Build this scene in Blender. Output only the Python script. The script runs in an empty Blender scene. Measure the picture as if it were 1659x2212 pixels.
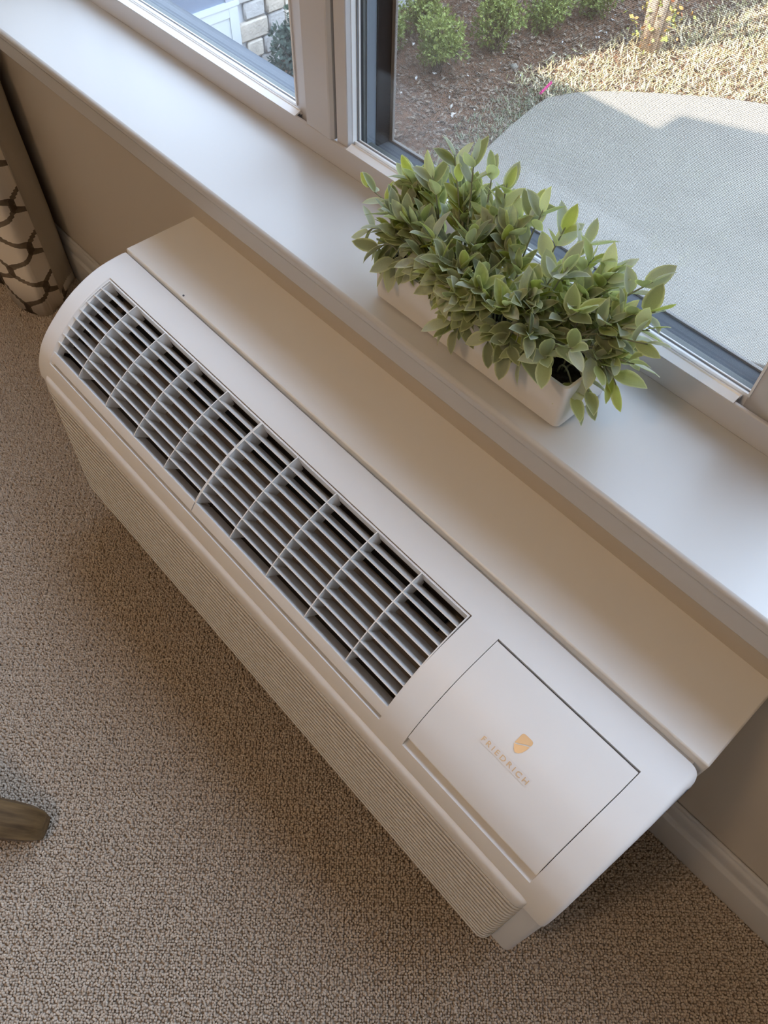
import bpy, bmesh, math, random
import numpy as np
from mathutils import Vector, Matrix, Euler

random.seed(7)
rng = np.random.default_rng(7)
S = bpy.context.scene
COL = S.collection

# ------------------------------------------------------------------ camera
cam = bpy.data.cameras.new('camera')
cam_o = bpy.data.objects.new('camera', cam)
COL.objects.link(cam_o)
cam_o.matrix_world = Matrix(((0.6739224791731396, -0.6175834027406032, 0.40548641496906807, 1.0084221126601978),
                             (0.7385652191582573, 0.5492720563368176, -0.3909240657432578, -0.523223164035045),
                             (0.018705857768208278, 0.5629306784914656, 0.8262924071406524, 1.2800167491478456),
                             (0, 0, 0, 1)))
cam.sensor_fit = 'VERTICAL'
cam.sensor_height = 36.0
cam.lens = 1675.47 * 36.0 / 2212.0
cam.clip_start = 0.02
cam.dof.use_dof = True
cam.dof.focus_distance = 0.95
cam.dof.aperture_fstop = 24.0
S.camera = cam_o

# ------------------------------------------------------------------ world, sun, exposure
SKY = 4.3
SUN_EL = math.radians(47.0)
SUN_H = Vector((0.26, 0.965)).normalized()          # horizontal travel of the sunlight
world = bpy.data.worlds.new('sky')
S.world = world
world.use_nodes = True
wn = world.node_tree
for n in list(wn.nodes):
    wn.nodes.remove(n)
# bright hazy sky: paler at the horizon, bluer overhead, the same all the way round
wt = wn.nodes.new('ShaderNodeTexCoord')
ws = wn.nodes.new('ShaderNodeSeparateXYZ')
wr = wn.nodes.new('ShaderNodeValToRGB')
wr.color_ramp.elements[0].position = 0.0
wr.color_ramp.elements[0].color = (0.74, 0.87, 1.0, 1)
wr.color_ramp.elements[1].position = 1.0
wr.color_ramp.elements[1].color = (1.30, 1.68, 2.25, 1)
wn.links.new(wt.outputs['Generated'], ws.inputs[0])
wn.links.new(ws.outputs[2], wr.inputs[0])
bg = wn.nodes.new('ShaderNodeBackground')
bg.inputs['Strength'].default_value = SKY
wo = wn.nodes.new('ShaderNodeOutputWorld')
wn.links.new(wr.outputs[0], bg.inputs[0])
wn.links.new(bg.outputs[0], wo.inputs[0])

sun = bpy.data.lights.new('sun', 'SUN')
sun.energy = 24.0
sun.color = (1.0, 0.93, 0.80)
sun.angle = math.radians(0.53)
sun_o = bpy.data.objects.new('sun', sun)
COL.objects.link(sun_o)
ld = Vector((SUN_H.x * math.cos(SUN_EL), SUN_H.y * math.cos(SUN_EL), -math.sin(SUN_EL)))
sun_o.rotation_euler = ld.to_track_quat('-Z', 'Y').to_euler()
sun_o.location = (0, -6, 9)

LAMP_W = 31.0
S.view_settings.view_transform = 'Standard'
S.view_settings.look = 'None'
S.view_settings.gamma = 1.0
S.view_settings.use_curve_mapping = False
S.view_settings.exposure = 0.0
S.cycles.max_bounces = 10
S.cycles.transparent_max_bounces = 16
S.cycles.sample_clamp_indirect = 6.0
S.cycles.caustics_reflective = False
S.cycles.caustics_refractive = False

# ------------------------------------------------------------------ helpers
def lin(c):
    return tuple((x / 255 / 12.92) if x / 255 <= 0.04045 else ((x / 255 + 0.055) / 1.055) ** 2.4 for x in c)

def mat(name, rgb, rough=0.5, spec=0.5, noise=None, bump=None, metal=0.0):
    """noise=(scale, amount) varies the colour, bump=(scale, strength, distance)"""
    m = bpy.data.materials.new(name)
    m.use_nodes = True
    nt = m.node_tree
    b = nt.nodes['Principled BSDF']
    b.inputs['Base Color'].default_value = (*rgb, 1)
    b.inputs['Roughness'].default_value = rough
    b.inputs['Specular IOR Level'].default_value = spec
    b.inputs['Metallic'].default_value = metal
    tc = nt.nodes.new('ShaderNodeTexCoord')
    if noise:
        n = nt.nodes.new('ShaderNodeTexNoise')
        n.inputs['Scale'].default_value = noise[0]
        n.inputs['Detail'].default_value = 4
        r = nt.nodes.new('ShaderNodeMapRange')
        r.inputs['From Min'].default_value = 0.3
        r.inputs['From Max'].default_value = 0.7
        r.inputs['To Min'].default_value = 1 - noise[1]
        r.inputs['To Max'].default_value = 1 + noise[1]
        mx = nt.nodes.new('ShaderNodeMix')
        mx.data_type = 'RGBA'
        mx.blend_type = 'MULTIPLY'
        mx.inputs[0].default_value = 1
        mx.inputs[6].default_value = (*rgb, 1)
        nt.links.new(tc.outputs['Object'], n.inputs['Vector'])
        nt.links.new(n.outputs[0], r.inputs['Value'])
        nt.links.new(r.outputs[0], mx.inputs[7])
        nt.links.new(mx.outputs[2], b.inputs['Base Color'])
    if bump:
        n2 = nt.nodes.new('ShaderNodeTexNoise')
        n2.inputs['Scale'].default_value = bump[0]
        n2.inputs['Detail'].default_value = 3
        bp = nt.nodes.new('ShaderNodeBump')
        bp.inputs['Strength'].default_value = bump[1]
        bp.inputs['Distance'].default_value = bump[2]
        nt.links.new(tc.outputs['Object'], n2.inputs['Vector'])
        nt.links.new(n2.outputs[0], bp.inputs['Height'])
        nt.links.new(bp.outputs[0], b.inputs['Normal'])
    return m

ORG = {}                                             # world origin of every object that carries children

def empty(name, loc, label=None, cat=None, group=None, kind=None, parent=None):
    o = bpy.data.objects.new(name, None)
    COL.objects.link(o)
    loc = Vector(loc)
    if parent is not None:
        o.parent = parent
        o.location = loc - ORG[parent]
    else:
        o.location = loc
    o.empty_display_size = 0.05
    ORG[o] = loc
    return tag(o, label, cat, group, kind)

def tag(o, label=None, cat=None, group=None, kind=None):
    if label: o['label'] = label
    if cat: o['category'] = cat
    if group: o['group'] = group
    if kind: o['kind'] = kind
    return o

def obj(name, V, F, m, parent=None, smooth=False, kind=None, auto=None, loc=None):
    """vertices in world space; the object's origin is its parent's origin or loc"""
    org = ORG[parent] if parent is not None else Vector(loc or (0, 0, 0))
    me = bpy.data.meshes.new(name)
    me.from_pydata([tuple(Vector(v) - org) for v in V], [], F)
    me.materials.append(m)
    me.update()
    if smooth:
        me.shade_smooth()
        if auto:
            me.set_sharp_from_angle(angle=math.radians(auto))
    o = bpy.data.objects.new(name, me)
    COL.objects.link(o)
    if parent is not None:
        o.parent = parent
    else:
        o.location = org
    ORG[o] = org
    if kind: o['kind'] = kind
    return o

class MB:
    def __init__(s): s.V = []; s.F = []
    def add(s, V, F):
        n = len(s.V)
        s.V += [tuple(v) for v in V]
        s.F += [tuple(i + n for i in f) for f in F]
        return s
    def box(s, x0, x1, y0, y1, z0, z1):
        return s.add([(x0, y0, z0), (x1, y0, z0), (x1, y1, z0), (x0, y1, z0), (x0, y0, z1), (x1, y0, z1), (x1, y1, z1), (x0, y1, z1)],
                     [(0, 3, 2, 1), (4, 5, 6, 7), (0, 1, 5, 4), (1, 2, 6, 5), (2, 3, 7, 6), (3, 0, 4, 7)])
    def prism_x(s, prof, x0, x1):                     # closed yz profile swept along x
        n = len(prof)
        V = [(x0, y, z) for y, z in prof] + [(x1, y, z) for y, z in prof]
        F = [(i, (i + 1) % n, n + (i + 1) % n, n + i) for i in range(n)]
        return s.add(V, F + [tuple(range(n))[::-1], tuple(range(n, 2 * n))])
    def prism_z(s, prof, z0, z1):                     # closed xy profile swept along z
        n = len(prof)
        V = [(x, y, z0) for x, y in prof] + [(x, y, z1) for x, y in prof]
        F = [(i, (i + 1) % n, n + (i + 1) % n, n + i) for i in range(n)]
        return s.add(V, F + [tuple(range(n))[::-1], tuple(range(n, 2 * n))])
    def tube(s, pts, rad, k=8, cap=True):
        pts = [Vector(p) for p in pts]
        n = len(pts)
        rad = [rad] * n if not hasattr(rad, '__len__') else rad
        V = []
        up = Vector((0.31, 0.17, 0.93)).normalized()
        for i, p in enumerate(pts):
            t = (pts[min(i + 1, n - 1)] - pts[max(i - 1, 0)]).normalized()
            a = t.cross(up)
            if a.length < 1e-3: a = t.cross(Vector((1, 0, 0)))
            a.normalize()
            b = t.cross(a)
            for j in range(k):
                th = 2 * math.pi * j / k
                V.append(p + (a * math.cos(th) + b * math.sin(th)) * rad[i])
        F = [(i * k + j, i * k + (j + 1) % k, (i + 1) * k + (j + 1) % k, (i + 1) * k + j) for i in range(n - 1) for j in range(k)]
        if cap:
            F += [tuple(range(k))[::-1], tuple((n - 1) * k + j for j in range(k))]
        return s.add(V, F)
    def build(s, name, m, parent=None, **kw):
        return obj(name, s.V, s.F, m, parent, **kw)

def bevel(o, w, seg=2):
    b = o.modifiers.new('bevel', 'BEVEL')
    b.width = w
    b.segments = seg
    b.limit_method = 'ANGLE'
    b.angle_limit = math.radians(40)
    o.data.shade_smooth()
    o.data.set_sharp_from_angle(angle=math.radians(50))
    return o

def box(name, b, m, parent=None, bev=None, **kw):
    o = MB().box(*b).build(name, m, parent, **kw)
    if bev: bevel(o, bev)
    return o

# ------------------------------------------------------------------ materials
M = {}
M['wall'] = mat('wall_paint', (0.58, 0.52, 0.44), 0.7, 0.3, bump=(450, 0.12, 0.0006))
M['ceiling'] = mat('ceiling_paint', (0.86, 0.84, 0.80), 0.8, 0.2)
M['trim'] = mat('white_trim_paint', (0.585, 0.575, 0.56), 0.32, 0.45, noise=(3, 0.01))
M['vinyl'] = mat('white_vinyl', (0.62, 0.60, 0.60), 0.35, 0.45)
M['vinyl_bright'] = mat('white_vinyl_bead', (0.90, 0.90, 0.90), 0.3, 0.5)
M['gasket'] = mat('grey_gasket', (0.20, 0.20, 0.21), 0.5)
M['dark_frame'] = mat('dark_frame', (0.008, 0.008, 0.010), 0.8, 0.1)
M['ext_frame'] = mat('blue_grey_frame', (0.085, 0.10, 0.12), 0.6, 0.2)
M['ext_jamb'] = mat('blue_grey_jamb', (0.20, 0.24, 0.29), 0.6, 0.2)
M['plastic'] = mat('white_plastic', (0.82, 0.805, 0.785), 0.42, 0.45, bump=(900, 0.05, 0.0003))
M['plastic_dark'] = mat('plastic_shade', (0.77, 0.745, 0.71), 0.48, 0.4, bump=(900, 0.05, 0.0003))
M['metal_sleeve'] = mat('painted_sleeve', (0.86, 0.835, 0.79), 0.33, 0.5)
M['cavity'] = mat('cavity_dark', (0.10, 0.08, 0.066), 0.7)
M['black'] = mat('black_slot', (0.004, 0.004, 0.004), 0.8)
M['gold'] = mat('gold_print', (0.62, 0.475, 0.305), 0.40, 0.5, metal=0.40)
M['ceramic'] = mat('white_ceramic', (0.80, 0.775, 0.74), 0.22, 0.5, noise=(12, 0.015))
M['soil'] = mat('dark_soil', (0.012, 0.010, 0.008), 0.9, bump=(120, 1.0, 0.01))
M['stem'] = mat('plant_stem', (0.26, 0.28, 0.20), 0.7)
M['wood'] = mat('dark_wood', (0.075, 0.052, 0.034), 0.45, 0.5)
M['screw'] = mat('screw_grey', (0.12, 0.12, 0.13), 0.4, metal=0.6)

def wood_grain(m):
    nt = m.node_tree
    b = nt.nodes['Principled BSDF']
    tc = nt.nodes['Texture Coordinate']
    mr = nt.nodes.new('ShaderNodeMapping')                # grain runs along the leg
    mr.inputs['Rotation'].default_value = Vector((-.192, -.222, .348)).rotation_difference(Vector((1, 0, 0))).to_euler()
    mp = nt.nodes.new('ShaderNodeMapping')
    mp.inputs['Scale'].default_value = (16, 150, 150)
    nt.links.new(tc.outputs['Object'], mr.inputs[0])
    n = nt.nodes.new('ShaderNodeTexNoise')
    n.inputs['Scale'].default_value = 1.0
    n.inputs['Detail'].default_value = 5
    cr = nt.nodes.new('ShaderNodeValToRGB')
    cr.color_ramp.elements[0].position = 0.3
    cr.color_ramp.elements[0].color = (0.060, 0.032, 0.010, 1)
    cr.color_ramp.elements[1].position = 0.72
    cr.color_ramp.elements[1].color = (0.19, 0.118, 0.05, 1)
    nt.links.new(mr.outputs[0], mp.inputs[0])
    nt.links.new(mp.outputs[0], n.inputs['Vector'])
    nt.links.new(n.outputs[0], cr.inputs[0])
    nt.links.new(cr.outputs[0], b.inputs['Base Color'])
    bp = nt.nodes.new('ShaderNodeBump')
    bp.inputs['Strength'].default_value = 0.4
    bp.inputs['Distance'].default_value = 0.002
    nt.links.new(n.outputs[0], bp.inputs['Height'])
    nt.links.new(bp.outputs[0], b.inputs['Normal'])
wood_grain(M['wood'])

def glass_mat():
    m = bpy.data.materials.new('window_glass')
    m.use_nodes = True
    nt = m.node_tree
    for n in list(nt.nodes): nt.nodes.remove(n)
    out = nt.nodes.new('ShaderNodeOutputMaterial')
    tr = nt.nodes.new('ShaderNodeBsdfTransparent')
    tr.inputs[0].default_value = (0.97, 0.97, 0.97, 1)
    gl = nt.nodes.new('ShaderNodeBsdfGlossy')
    gl.inputs['Roughness'].default_value = 0.0
    lw = nt.nodes.new('ShaderNodeLayerWeight')
    pw = nt.nodes.new('ShaderNodeMath'); pw.operation = 'POWER'; pw.inputs[1].default_value = 5
    ma = nt.nodes.new('ShaderNodeMath'); ma.operation = 'MULTIPLY_ADD'; ma.inputs[1].default_value = 0.92; ma.inputs[2].default_value = 0.04
    nt.links.new(lw.outputs['Facing'], pw.inputs[0]); nt.links.new(pw.outputs[0], ma.inputs[0])
    mx = nt.nodes.new('ShaderNodeMixShader')
    nt.links.new(ma.outputs[0], mx.inputs[0])
    nt.links.new(tr.outputs[0], mx.inputs[1])
    nt.links.new(gl.outputs[0], mx.inputs[2])
    nt.links.new(mx.outputs[0], out.inputs[0])
    return m
M['glass'] = glass_mat()

# ------------------------------------------------------------------ room shell
RX0, RX1, RY0, RZ1 = -1.5, 3.4, -4.6, 2.75
WX0, WX1, WZ0, WZ1 = -0.57, 2.50, 0.64, 2.60         # opening in the window wall
floor = box('floor', (RX0, RX1, RY0, 0.0, -0.06, -0.002), mat('carpet_backing', (0.42, 0.335, 0.255), 0.95, 0.1, noise=(160, 0.25), bump=(240, 0.8, 0.004)), kind='structure')
wb = MB()
wb.box(RX0, WX0, 0, 0.22, -0.06, RZ1)
wb.box(WX1, RX1, 0, 0.22, -0.06, RZ1)
wb.box(WX0, WX1, 0, 0.22, -0.06, WZ0 - 0.008)
wb.box(WX0, WX1, 0, 0.22, WZ1, RZ1)
wb.build('wall_back', M['wall'], kind='structure')
box('wall_left', (RX0 - 0.12, RX0, RY0, 0.22, -0.06, RZ1), M['wall'], kind='structure')
box('wall_right', (RX1, RX1 + 0.12, RY0, 0.22, -0.06, RZ1), M['wall'], kind='structure')
box('wall_front', (RX0, RX1, RY0 - 0.12, RY0, -0.06, RZ1), M['wall'], kind='structure')
box('ceiling', (RX0 - 0.12, RX1 + 0.12, RY0 - 0.12, 0.22, RZ1, RZ1 + 0.1), M['ceiling'], kind='structure')
box('trim_1', (RX0 + 0.0, RX1, -0.05, 0.1290, 0.6335, 0.651), M['trim'], bev=0.0055, kind='structure')      # window sill board
box('trim_2', (RX0 + 0.0, RX1, -0.0405, -0.0003, 0.5952, 0.6334), M['trim'], bev=0.002, kind='structure')      # apron under the sill
# baseboard: flat band, ledge, cove and cap
bbp = [(0, 0), (-0.0150, 0), (-0.0150, 0.092), (-0.0140, 0.097), (-0.0100, 0.0985), (-0.0085, 0.104), (-0.0085, 0.109), (-0.0120, 0.1105), (-0.0120, 0.118),
       (-0.0095, 0.122), (-0.0060, 0.1235), (-0.0060, 0.128), (-0.0040, 0.131), (0, 0.131)]
bbp = [(0, 0), (-0.0150, 0), (-0.0150, 0.0770), (-0.0140, 0.0800), (-0.0070, 0.0830), (-0.0060, 0.0900), (-0.0060, 0.0930),
       (-0.0105, 0.0960), (-0.0105, 0.1130), (-0.0085, 0.1170), (-0.0055, 0.1180), (-0.0055, 0.1225), (-0.0035, 0.1250), (0, 0.1250)]
bevel(MB().prism_x([(y - 0.0005, z) for y, z in bbp[::-1]], RX0, RX1).build('baseboard_back', M['trim'], kind='structure'), 0.0012, 2)

# ------------------------------------------------------------------ windows
WTOP = 2.54
def mullion(dx, parent):
    MB().prism_z([(0.1174 + dx, 0.1390), (0.1180 + dx, 0.1372), (0.1585 + dx, 0.1252), (0.1600 + dx, 0.1252), (0.1600 + dx, 0.150), (0.1174 + dx, 0.150)], 0.668, WTOP).build('left_stile', M['vinyl'], parent)
    MB().prism_z([(0.1596 + dx, 0.1205), (0.2095 + dx, 0.1190), (0.2118 + dx, 0.1198), (0.2153 + dx, 0.1240), (0.2153 + dx, 0.215), (0.1596 + dx, 0.215)], 0.6868, WTOP).build('mullion_post', M['vinyl'], parent)
    MB().prism_z([(0.2186 + dx, 0.1262), (0.2196 + dx, 0.1250), (0.2400 + dx, 0.1250), (0.2410 + dx, 0.1262), (0.2410 + dx, 0.150), (0.2186 + dx, 0.150)], 0.668, WTOP).build('right_stile', M['vinyl'], parent)
    box('shadow_gap', (0.2153 + dx, 0.2186 + dx, 0.136, 0.150, 0.668, WTOP), M['dark_frame'], parent)

win = []
panes = [(-0.54, 0.1180, -0.53, 0.1335), (0.2410, 0.8626, 0.2440, 0.8570), (0.9856, 1.6072, 0.9880, 1.6020), (1.7302, 2.46, 1.733, 2.45)]
for i, (px0, px1, cx0, cx1) in enumerate(panes):
    w = empty('window_%d' % (i + 1), ((px0 + px1) / 2, 0.15, 0.69), kind='structure')
    win.append(w)
    # glazing: bead, gasket, spacer, glass, outer frame
    MB().prism_x([(0.1195, 0.6862), (0.1190, 0.6875), (0.1288, 0.6905), (0.1300, 0.6918), (0.1312, 0.6905), (0.1318, 0.6868), (0.1372, 0.6868), (0.1372, 0.6850),
                  (0.1300, 0.6850), (0.1290, 0.6880), (0.1205, 0.6856)], cx0, cx1).build('track_cover', M['vinyl_bright'], w)
    g = MB(); g.box(px0, px1, 0.1380, 0.1408, 0.664, 0.6905); g.box(px0, px1, 0.1380, 0.1408, WTOP - 0.03, WTOP)
    g.box(px0 - 0.002, px0 + 0.0005, 0.1345, 0.1425, 0.6905, WTOP); g.box(px1 - 0.0005, px1 + 0.002, 0.1345, 0.1425, 0.6905, WTOP)
    g.build('glazing_bead', M['vinyl_bright'], w)
    g = MB(); g.box(px0, px1, 0.1408, 0.1455, 0.664, 0.6885); g.box(px0 - 0.001, px0 + 0.0015, 0.1425, 0.1452, 0.6885, WTOP); g.box(px1 - 0.0015, px1 + 0.001, 0.1425, 0.1452, 0.6885, WTOP)
    g.build('gasket', M['gasket'], w)
    g = MB(); g.box(px0, px1, 0.1455, 0.1472, 0.664, 0.6898); g.box(px0 - 0.001, px0 + 0.0020, 0.1452, 0.1470, 0.6898, WTOP); g.box(px1 - 0.0020, px1 + 0.001, 0.1452, 0.1470, 0.6898, WTOP)
    g.build('spacer_bar', M['vinyl_bright'], w)
    box('glass_pane', (px0 + 0.0005, px1 - 0.0005, 0.1500, 0.1530, 0.684, WTOP), M['glass'], w)
    g = MB(); g.box(px0, px1, 0.1472, 0.1500, 0.664, 0.6845); g.box(px0, px1, 0.1530, 0.166, 0.655, 0.6800); g.box(px0 - 0.002, px0 + 0.0015, 0.1530, 0.158, 0.68, WTOP)
    g.build('glass_seal', mat('dark_seal', (0.10, 0.115, 0.11), 0.4), w)
    g = MB(); g.box(px0 - 0.01, px1 + 0.01, 0.166, 0.205, 0.645, 0.6700)
    g.build('outer_sill', M['ext_frame'], w)
    g = MB(); g.box(px0 - 0.012, px0 + 0.003, 0.158, 0.174, 0.67, WTOP); g.box(px1 - 0.003, px1 + 0.012, 0.158, 0.174, 0.67, WTOP)
    g.build('outer_frame', M['ext_jamb'], w)
    g = MB(); g.box(px0 - 0.012, px0 + 0.004, 0.174, 0.199, 0.67, WTOP); g.box(px1 - 0.004, px1 + 0.012, 0.174, 0.199, 0.67, WTOP)
    g.build('outer_channel', M['dark_frame'], w)

frame = empty('window_5', (0.6, 0.15, 0.66), kind='structure')      # the frame the three sashes sit in
g = MB()
g.box(WX0, WX1, 0.1203, 0.1255, 0.6505, 0.6859)
g.box(WX0, WX1, 0.1255, 0.2150, 0.632, 0.6600)
bevel(g.build('bottom_rail', M['vinyl'], frame), 0.0015)
g = MB(); g.box(WX0, WX1, 0.12, 0.215, WTOP, WZ1); g.box(WX0, -0.54, 0.12, 0.215, 0.66, WTOP); g.box(2.46, WX1, 0.12, 0.215, 0.66, WTOP)
g.build('outer_rail', M['vinyl'], frame)
mullion(0.0, frame)
mullion(0.7446, frame)
mullion(1.4892, frame)
# insect screen over the middle sash: real wires
def screen(x0, x1, z0, z1, y, pitch_x, pitch_z, r):
    V, F = [], []
    def bar(a, b, ax):
        n = len(V)
        for P in (a, b):
            P = Vector(P)
            for j in range(3):
                th = 2 * math.pi * j / 3
                d = Vector((math.cos(th) * r, math.sin(th) * r, 0)) if ax == 'z' else Vector((0, math.cos(th) * r, math.sin(th) * r))
                V.append(tuple(P + d))
        F.extend([(n + j, n + (j + 1) % 3, n + 3 + (j + 1) % 3, n + 3 + j) for j in range(3)])
    x = x0
    while x < x1:
        bar((x, y, z0), (x, y, z1), 'z'); x += pitch_x
    z = z0
    while z < z1:
        bar((x0, y + r, z), (x1, y + r, z), 'x'); z += pitch_z
    return V, F
M['screen'] = mat('screen_fibre', (0.30, 0.31, 0.32), 0.6)
sv, sf = screen(0.249, 0.857, 0.672, 1.60, 0.2005, 0.00145, 0.00155, 0.00019)
obj('insect_screen', sv, sf, M['screen'], win[1], kind='stuff')
g = MB(); g.box(0.245, 0.2505, 0.199, 0.2035, 0.668, 1.605); g.box(0.8555, 0.861, 0.199, 0.2035, 0.668, 1.605); g.box(0.2505, 0.8555, 0.199, 0.2035, 0.6675, 0.6725); g.box(0.2505, 0.8555, 0.199, 0.2035, 1.60, 1.605)
g.build('screen_frame', mat('screen_frame', (0.20, 0.18, 0.16), 0.5), win[1])

# ------------------------------------------------------------------ air conditioner
W = 1.07
ac = empty('air_conditioner', (0.535, -0.20, 0.09), 'cream wall-mounted air conditioner with long curved louvred top below the window sill', 'air conditioner')
ctrl = [(-.1275, .4920), (-.1272, .5040), (-.1300, .5075), (-.1500, .5080), (-.1727, .5066), (-.1900, .5032), (-.2047, .4988), (-.2220, .4925), (-.2400, .4842), (-.2575, .4735),
        (-.2753, .4606), (-.2885, .4499), (-.2996, .4387), (-.3080, .4285), (-.3146, .4172), (-.3195, .4070), (-.3230, .3965), (-.3252, .3870), (-.3262, .3800)]
def catmull(P, n=8):
    P = [np.array(p) for p in P]
    P = [2 * P[0] - P[1]] + P + [2 * P[-1] - P[-2]]
    out = []
    for i in range(1, len(P) - 2):
        for t in np.linspace(0, 1, n, endpoint=False):
            a, b, c, d = P[i - 1], P[i], P[i + 1], P[i + 2]
            out.append(0.5 * (2 * b + (c - a) * t + (2 * a - 5 * b + 4 * c - d) * t * t + (3 * b - 3 * c + d - a) * t ** 3))
    out.append(P[-2])
    return np.array(out)
PC = catmull(ctrl)
PS = np.concatenate([[0], np.cumsum(np.linalg.norm(np.diff(PC, axis=0), axis=1))])
SMAX = PS[-1]
def prof(s):
    return np.array([np.interp(s, PS, PC[:, 0]), np.interp(s, PS, PC[:, 1])])
def pnorm(s):                                        # outward normal in yz
    a, b = prof(max(s - 0.002, 0)), prof(min(s + 0.002, SMAX))
    t = (b - a) / np.linalg.norm(b - a)
    return np.array([t[1], -t[0]]) if True else None
def s_at_y(y):
    k = 24
    return float(np.interp(-y, -PC[k:, 0], PS[k:]))
def delta(y):
    return float(np.interp(-y, [.1275, .1727, .2047, .24, .2753, .2996, .3146, .327], [0, .0027, .0038, .0059, .0078, .0087, .0093, .0102]))
def off(s, d):                                       # point on the profile moved outward by d
    return prof(s) + pnorm(s) * d
# check the normal points up at the top
if pnorm(0.06)[1] < 0:
    _pn = pnorm
    def pnorm(s): return -_pn(s)

GX0, GX1, GS0, GS1 = 0.0360, 0.7980, s_at_y(-.1778), s_at_y(-.3128)
DX0, DX1, DS0, DS1 = 0.8368, 1.0300, s_at_y(-.1765), s_at_y(-.3130)
R_END = 0.006

def shell():
    ss = sorted(set([round(v, 6) for v in np.linspace(0, SMAX, 70)] + [round(v, 6) for v in (GS0, GS1, DS0, DS1)]))
    xs = []
    for k in range(5):
        a = math.radians(90 - 22.5 * k); xs.append(('L', R_END * (1 - math.sin(a)), R_END * (1 - math.cos(a))))
    mids = sorted(set(list(np.linspace(0.02, W - 0.03, 40)) + [GX0, GX1, DX0, DX1] + list(np.linspace(W - 0.022, W - R_END - 0.0008, 8))))
    for x in mids: xs.append(('M', x, 0))
    for k in range(4, -1, -1):
        a = math.radians(90 - 22.5 * k); xs.append(('R', W - R_END * (1 - math.sin(a)), R_END * (1 - math.cos(a))))
    V, F = [], []
    def pos(xi, s):
        kind, x, ins = xs[xi]
        y, z = off(s, -ins)
        d = delta(y)
        X = d + x * (W - 2 * d) / W
        if y > -0.155:                               # rear edge: slight skew and a rounded right corner
            sh = 0.0045 * x / W
            t = (x - (W - 0.014)) / 0.014
            if t > 0: sh += 0.014 * (1 - math.sqrt(max(0, 1 - t * t)))
            f = min(1, (y + 0.155) / 0.02)
            y -= sh * f
        return (X, y, z)
    nx, ns = len(xs), len(ss)
    for i in range(nx):
        for j in range(ns): V.append(pos(i, ss[j]))
    def inside(i, j):
        xm = (xs[i][1] + xs[i + 1][1]) / 2; sm = (ss[j] + ss[j + 1]) / 2
        return (GX0 < xm < GX1 and GS0 < sm < GS1) or (DX0 < xm < DX1 and DS0 < sm < DS1)
    for i in range(nx - 1):
        for j in range(ns - 1):
            if not inside(i, j):
                F.append((i * ns + j, i * ns + j + 1, (i + 1) * ns + j + 1, (i + 1) * ns + j))
    mb = MB(); mb.add(V, F)
    # recess walls of the two openings
    for (x0, x1, s0, s1, dep, front) in ((GX0, GX1, GS0, GS1, 0.016, 0.0015), (DX0, DX1, DS0, DS1, 0.0090, 0.0045)):
        sl = [s for s in ss if s0 - 1e-5 <= s <= s1 + 1e-5]
        xl = [x for k, x, _ in xs if k == 'M' and x0 - 1e-5 <= x <= x1 + 1e-5]
        def P(x, s, d, ds=0):
            y, z = off(s, 0); dl = delta(y); X = dl + x * (W - 2 * dl) / W
            y, z = off(s + ds, -d)
            return (X, y, z)
        for x in (x0, x1):
            n = len(mb.V)
            ch = 0.0050 if x == GX0 else 0.0          # bevelled left edge of the grille recess
            for s in sl: mb.V += [P(x, s, 0), P(x + ch, s, 0.0045), P(x + ch, s, dep)]
            for k in range(len(sl) - 1):
                mb.F += [(n + 3 * k, n + 3 * k + 1, n + 3 * k + 4, n + 3 * k + 3), (n + 3 * k + 1, n + 3 * k + 2, n + 3 * k + 5, n + 3 * k + 4)]
        for s, ds in ((s0, 0.0), (s1, -front)):
            n = len(mb.V)
            for x in xl: mb.V += [P(x, s, 0), P(x, s, dep * 0.55, ds * 0.35), P(x, s, dep, ds)]
            for k in range(len(xl) - 1):
                mb.F += [(n + 3 * k, n + 3 * k + 1, n + 3 * k + 4, n + 3 * k + 3), (n + 3 * k + 1, n + 3 * k + 2, n + 3 * k + 5, n + 3 * k + 4)]
        if dep < 0.012:                               # floor of the control recess
            n = len(mb.V)
            for x in (x0, x1):
                for s in sl: mb.V.append(P(x, s, dep, -front if s == sl[-1] else 0))
            L = len(sl)
            mb.F += [(n + k, n + k + 1, n + L + k + 1, n + L + k) for k in range(L - 1)]
    # lower body behind the ribbed panel, its bottom and the two ends
    zb = 0.095
    low = [(-.3262, .3800), (-.3250, .374), (-.3242, .30), (-.3236, .112), (-.3215, .103), (-.3160, .097), (-.305, zb), (-.13, zb)]
    rows = []
    for (y, z) in low:
        f = (0.38 - z) / 0.285
        d0 = 0.0102 - 0.0032 * f
        rc = 0.010
        row = []
        for k in range(6):
            a = math.radians(90 - 18 * k); row.append((d0 + rc * (1 - math.sin(a)), y + rc * (1 - math.cos(a)) if y < -.2 else y, z))
        for k in range(5, -1, -1):
            a = math.radians(90 - 18 * k); row.append((W - d0 - rc * (1 - math.sin(a)), y + rc * (1 - math.cos(a)) if y < -.2 else y, z))
        rows.append(row)
    n = len(mb.V)
    for r in rows: mb.V += r
    L = len(rows[0])
    mb.F += [(n + i * L + j, n + (i + 1) * L + j, n + (i + 1) * L + j + 1, n + i * L + j + 1) for i in range(len(rows) - 1) for j in range(L - 1)]
    for side in (0, nx - 1):
        pts = [V[side * ns + j] for j in range(ns)]
        k = 0 if side == 0 else L - 1
        pts += [rows[i][k] for i in range(len(rows))]
        x_end = pts[0][0]
        pts.append((x_end, -.128, 0.30))
        n = len(mb.V); mb.V += pts
        mb.F.append(tuple(range(n, n + len(pts))))
    o = mb.build('front_cover', M['plastic'], ac, smooth=True, auto=32)
    return o
shell()

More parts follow.
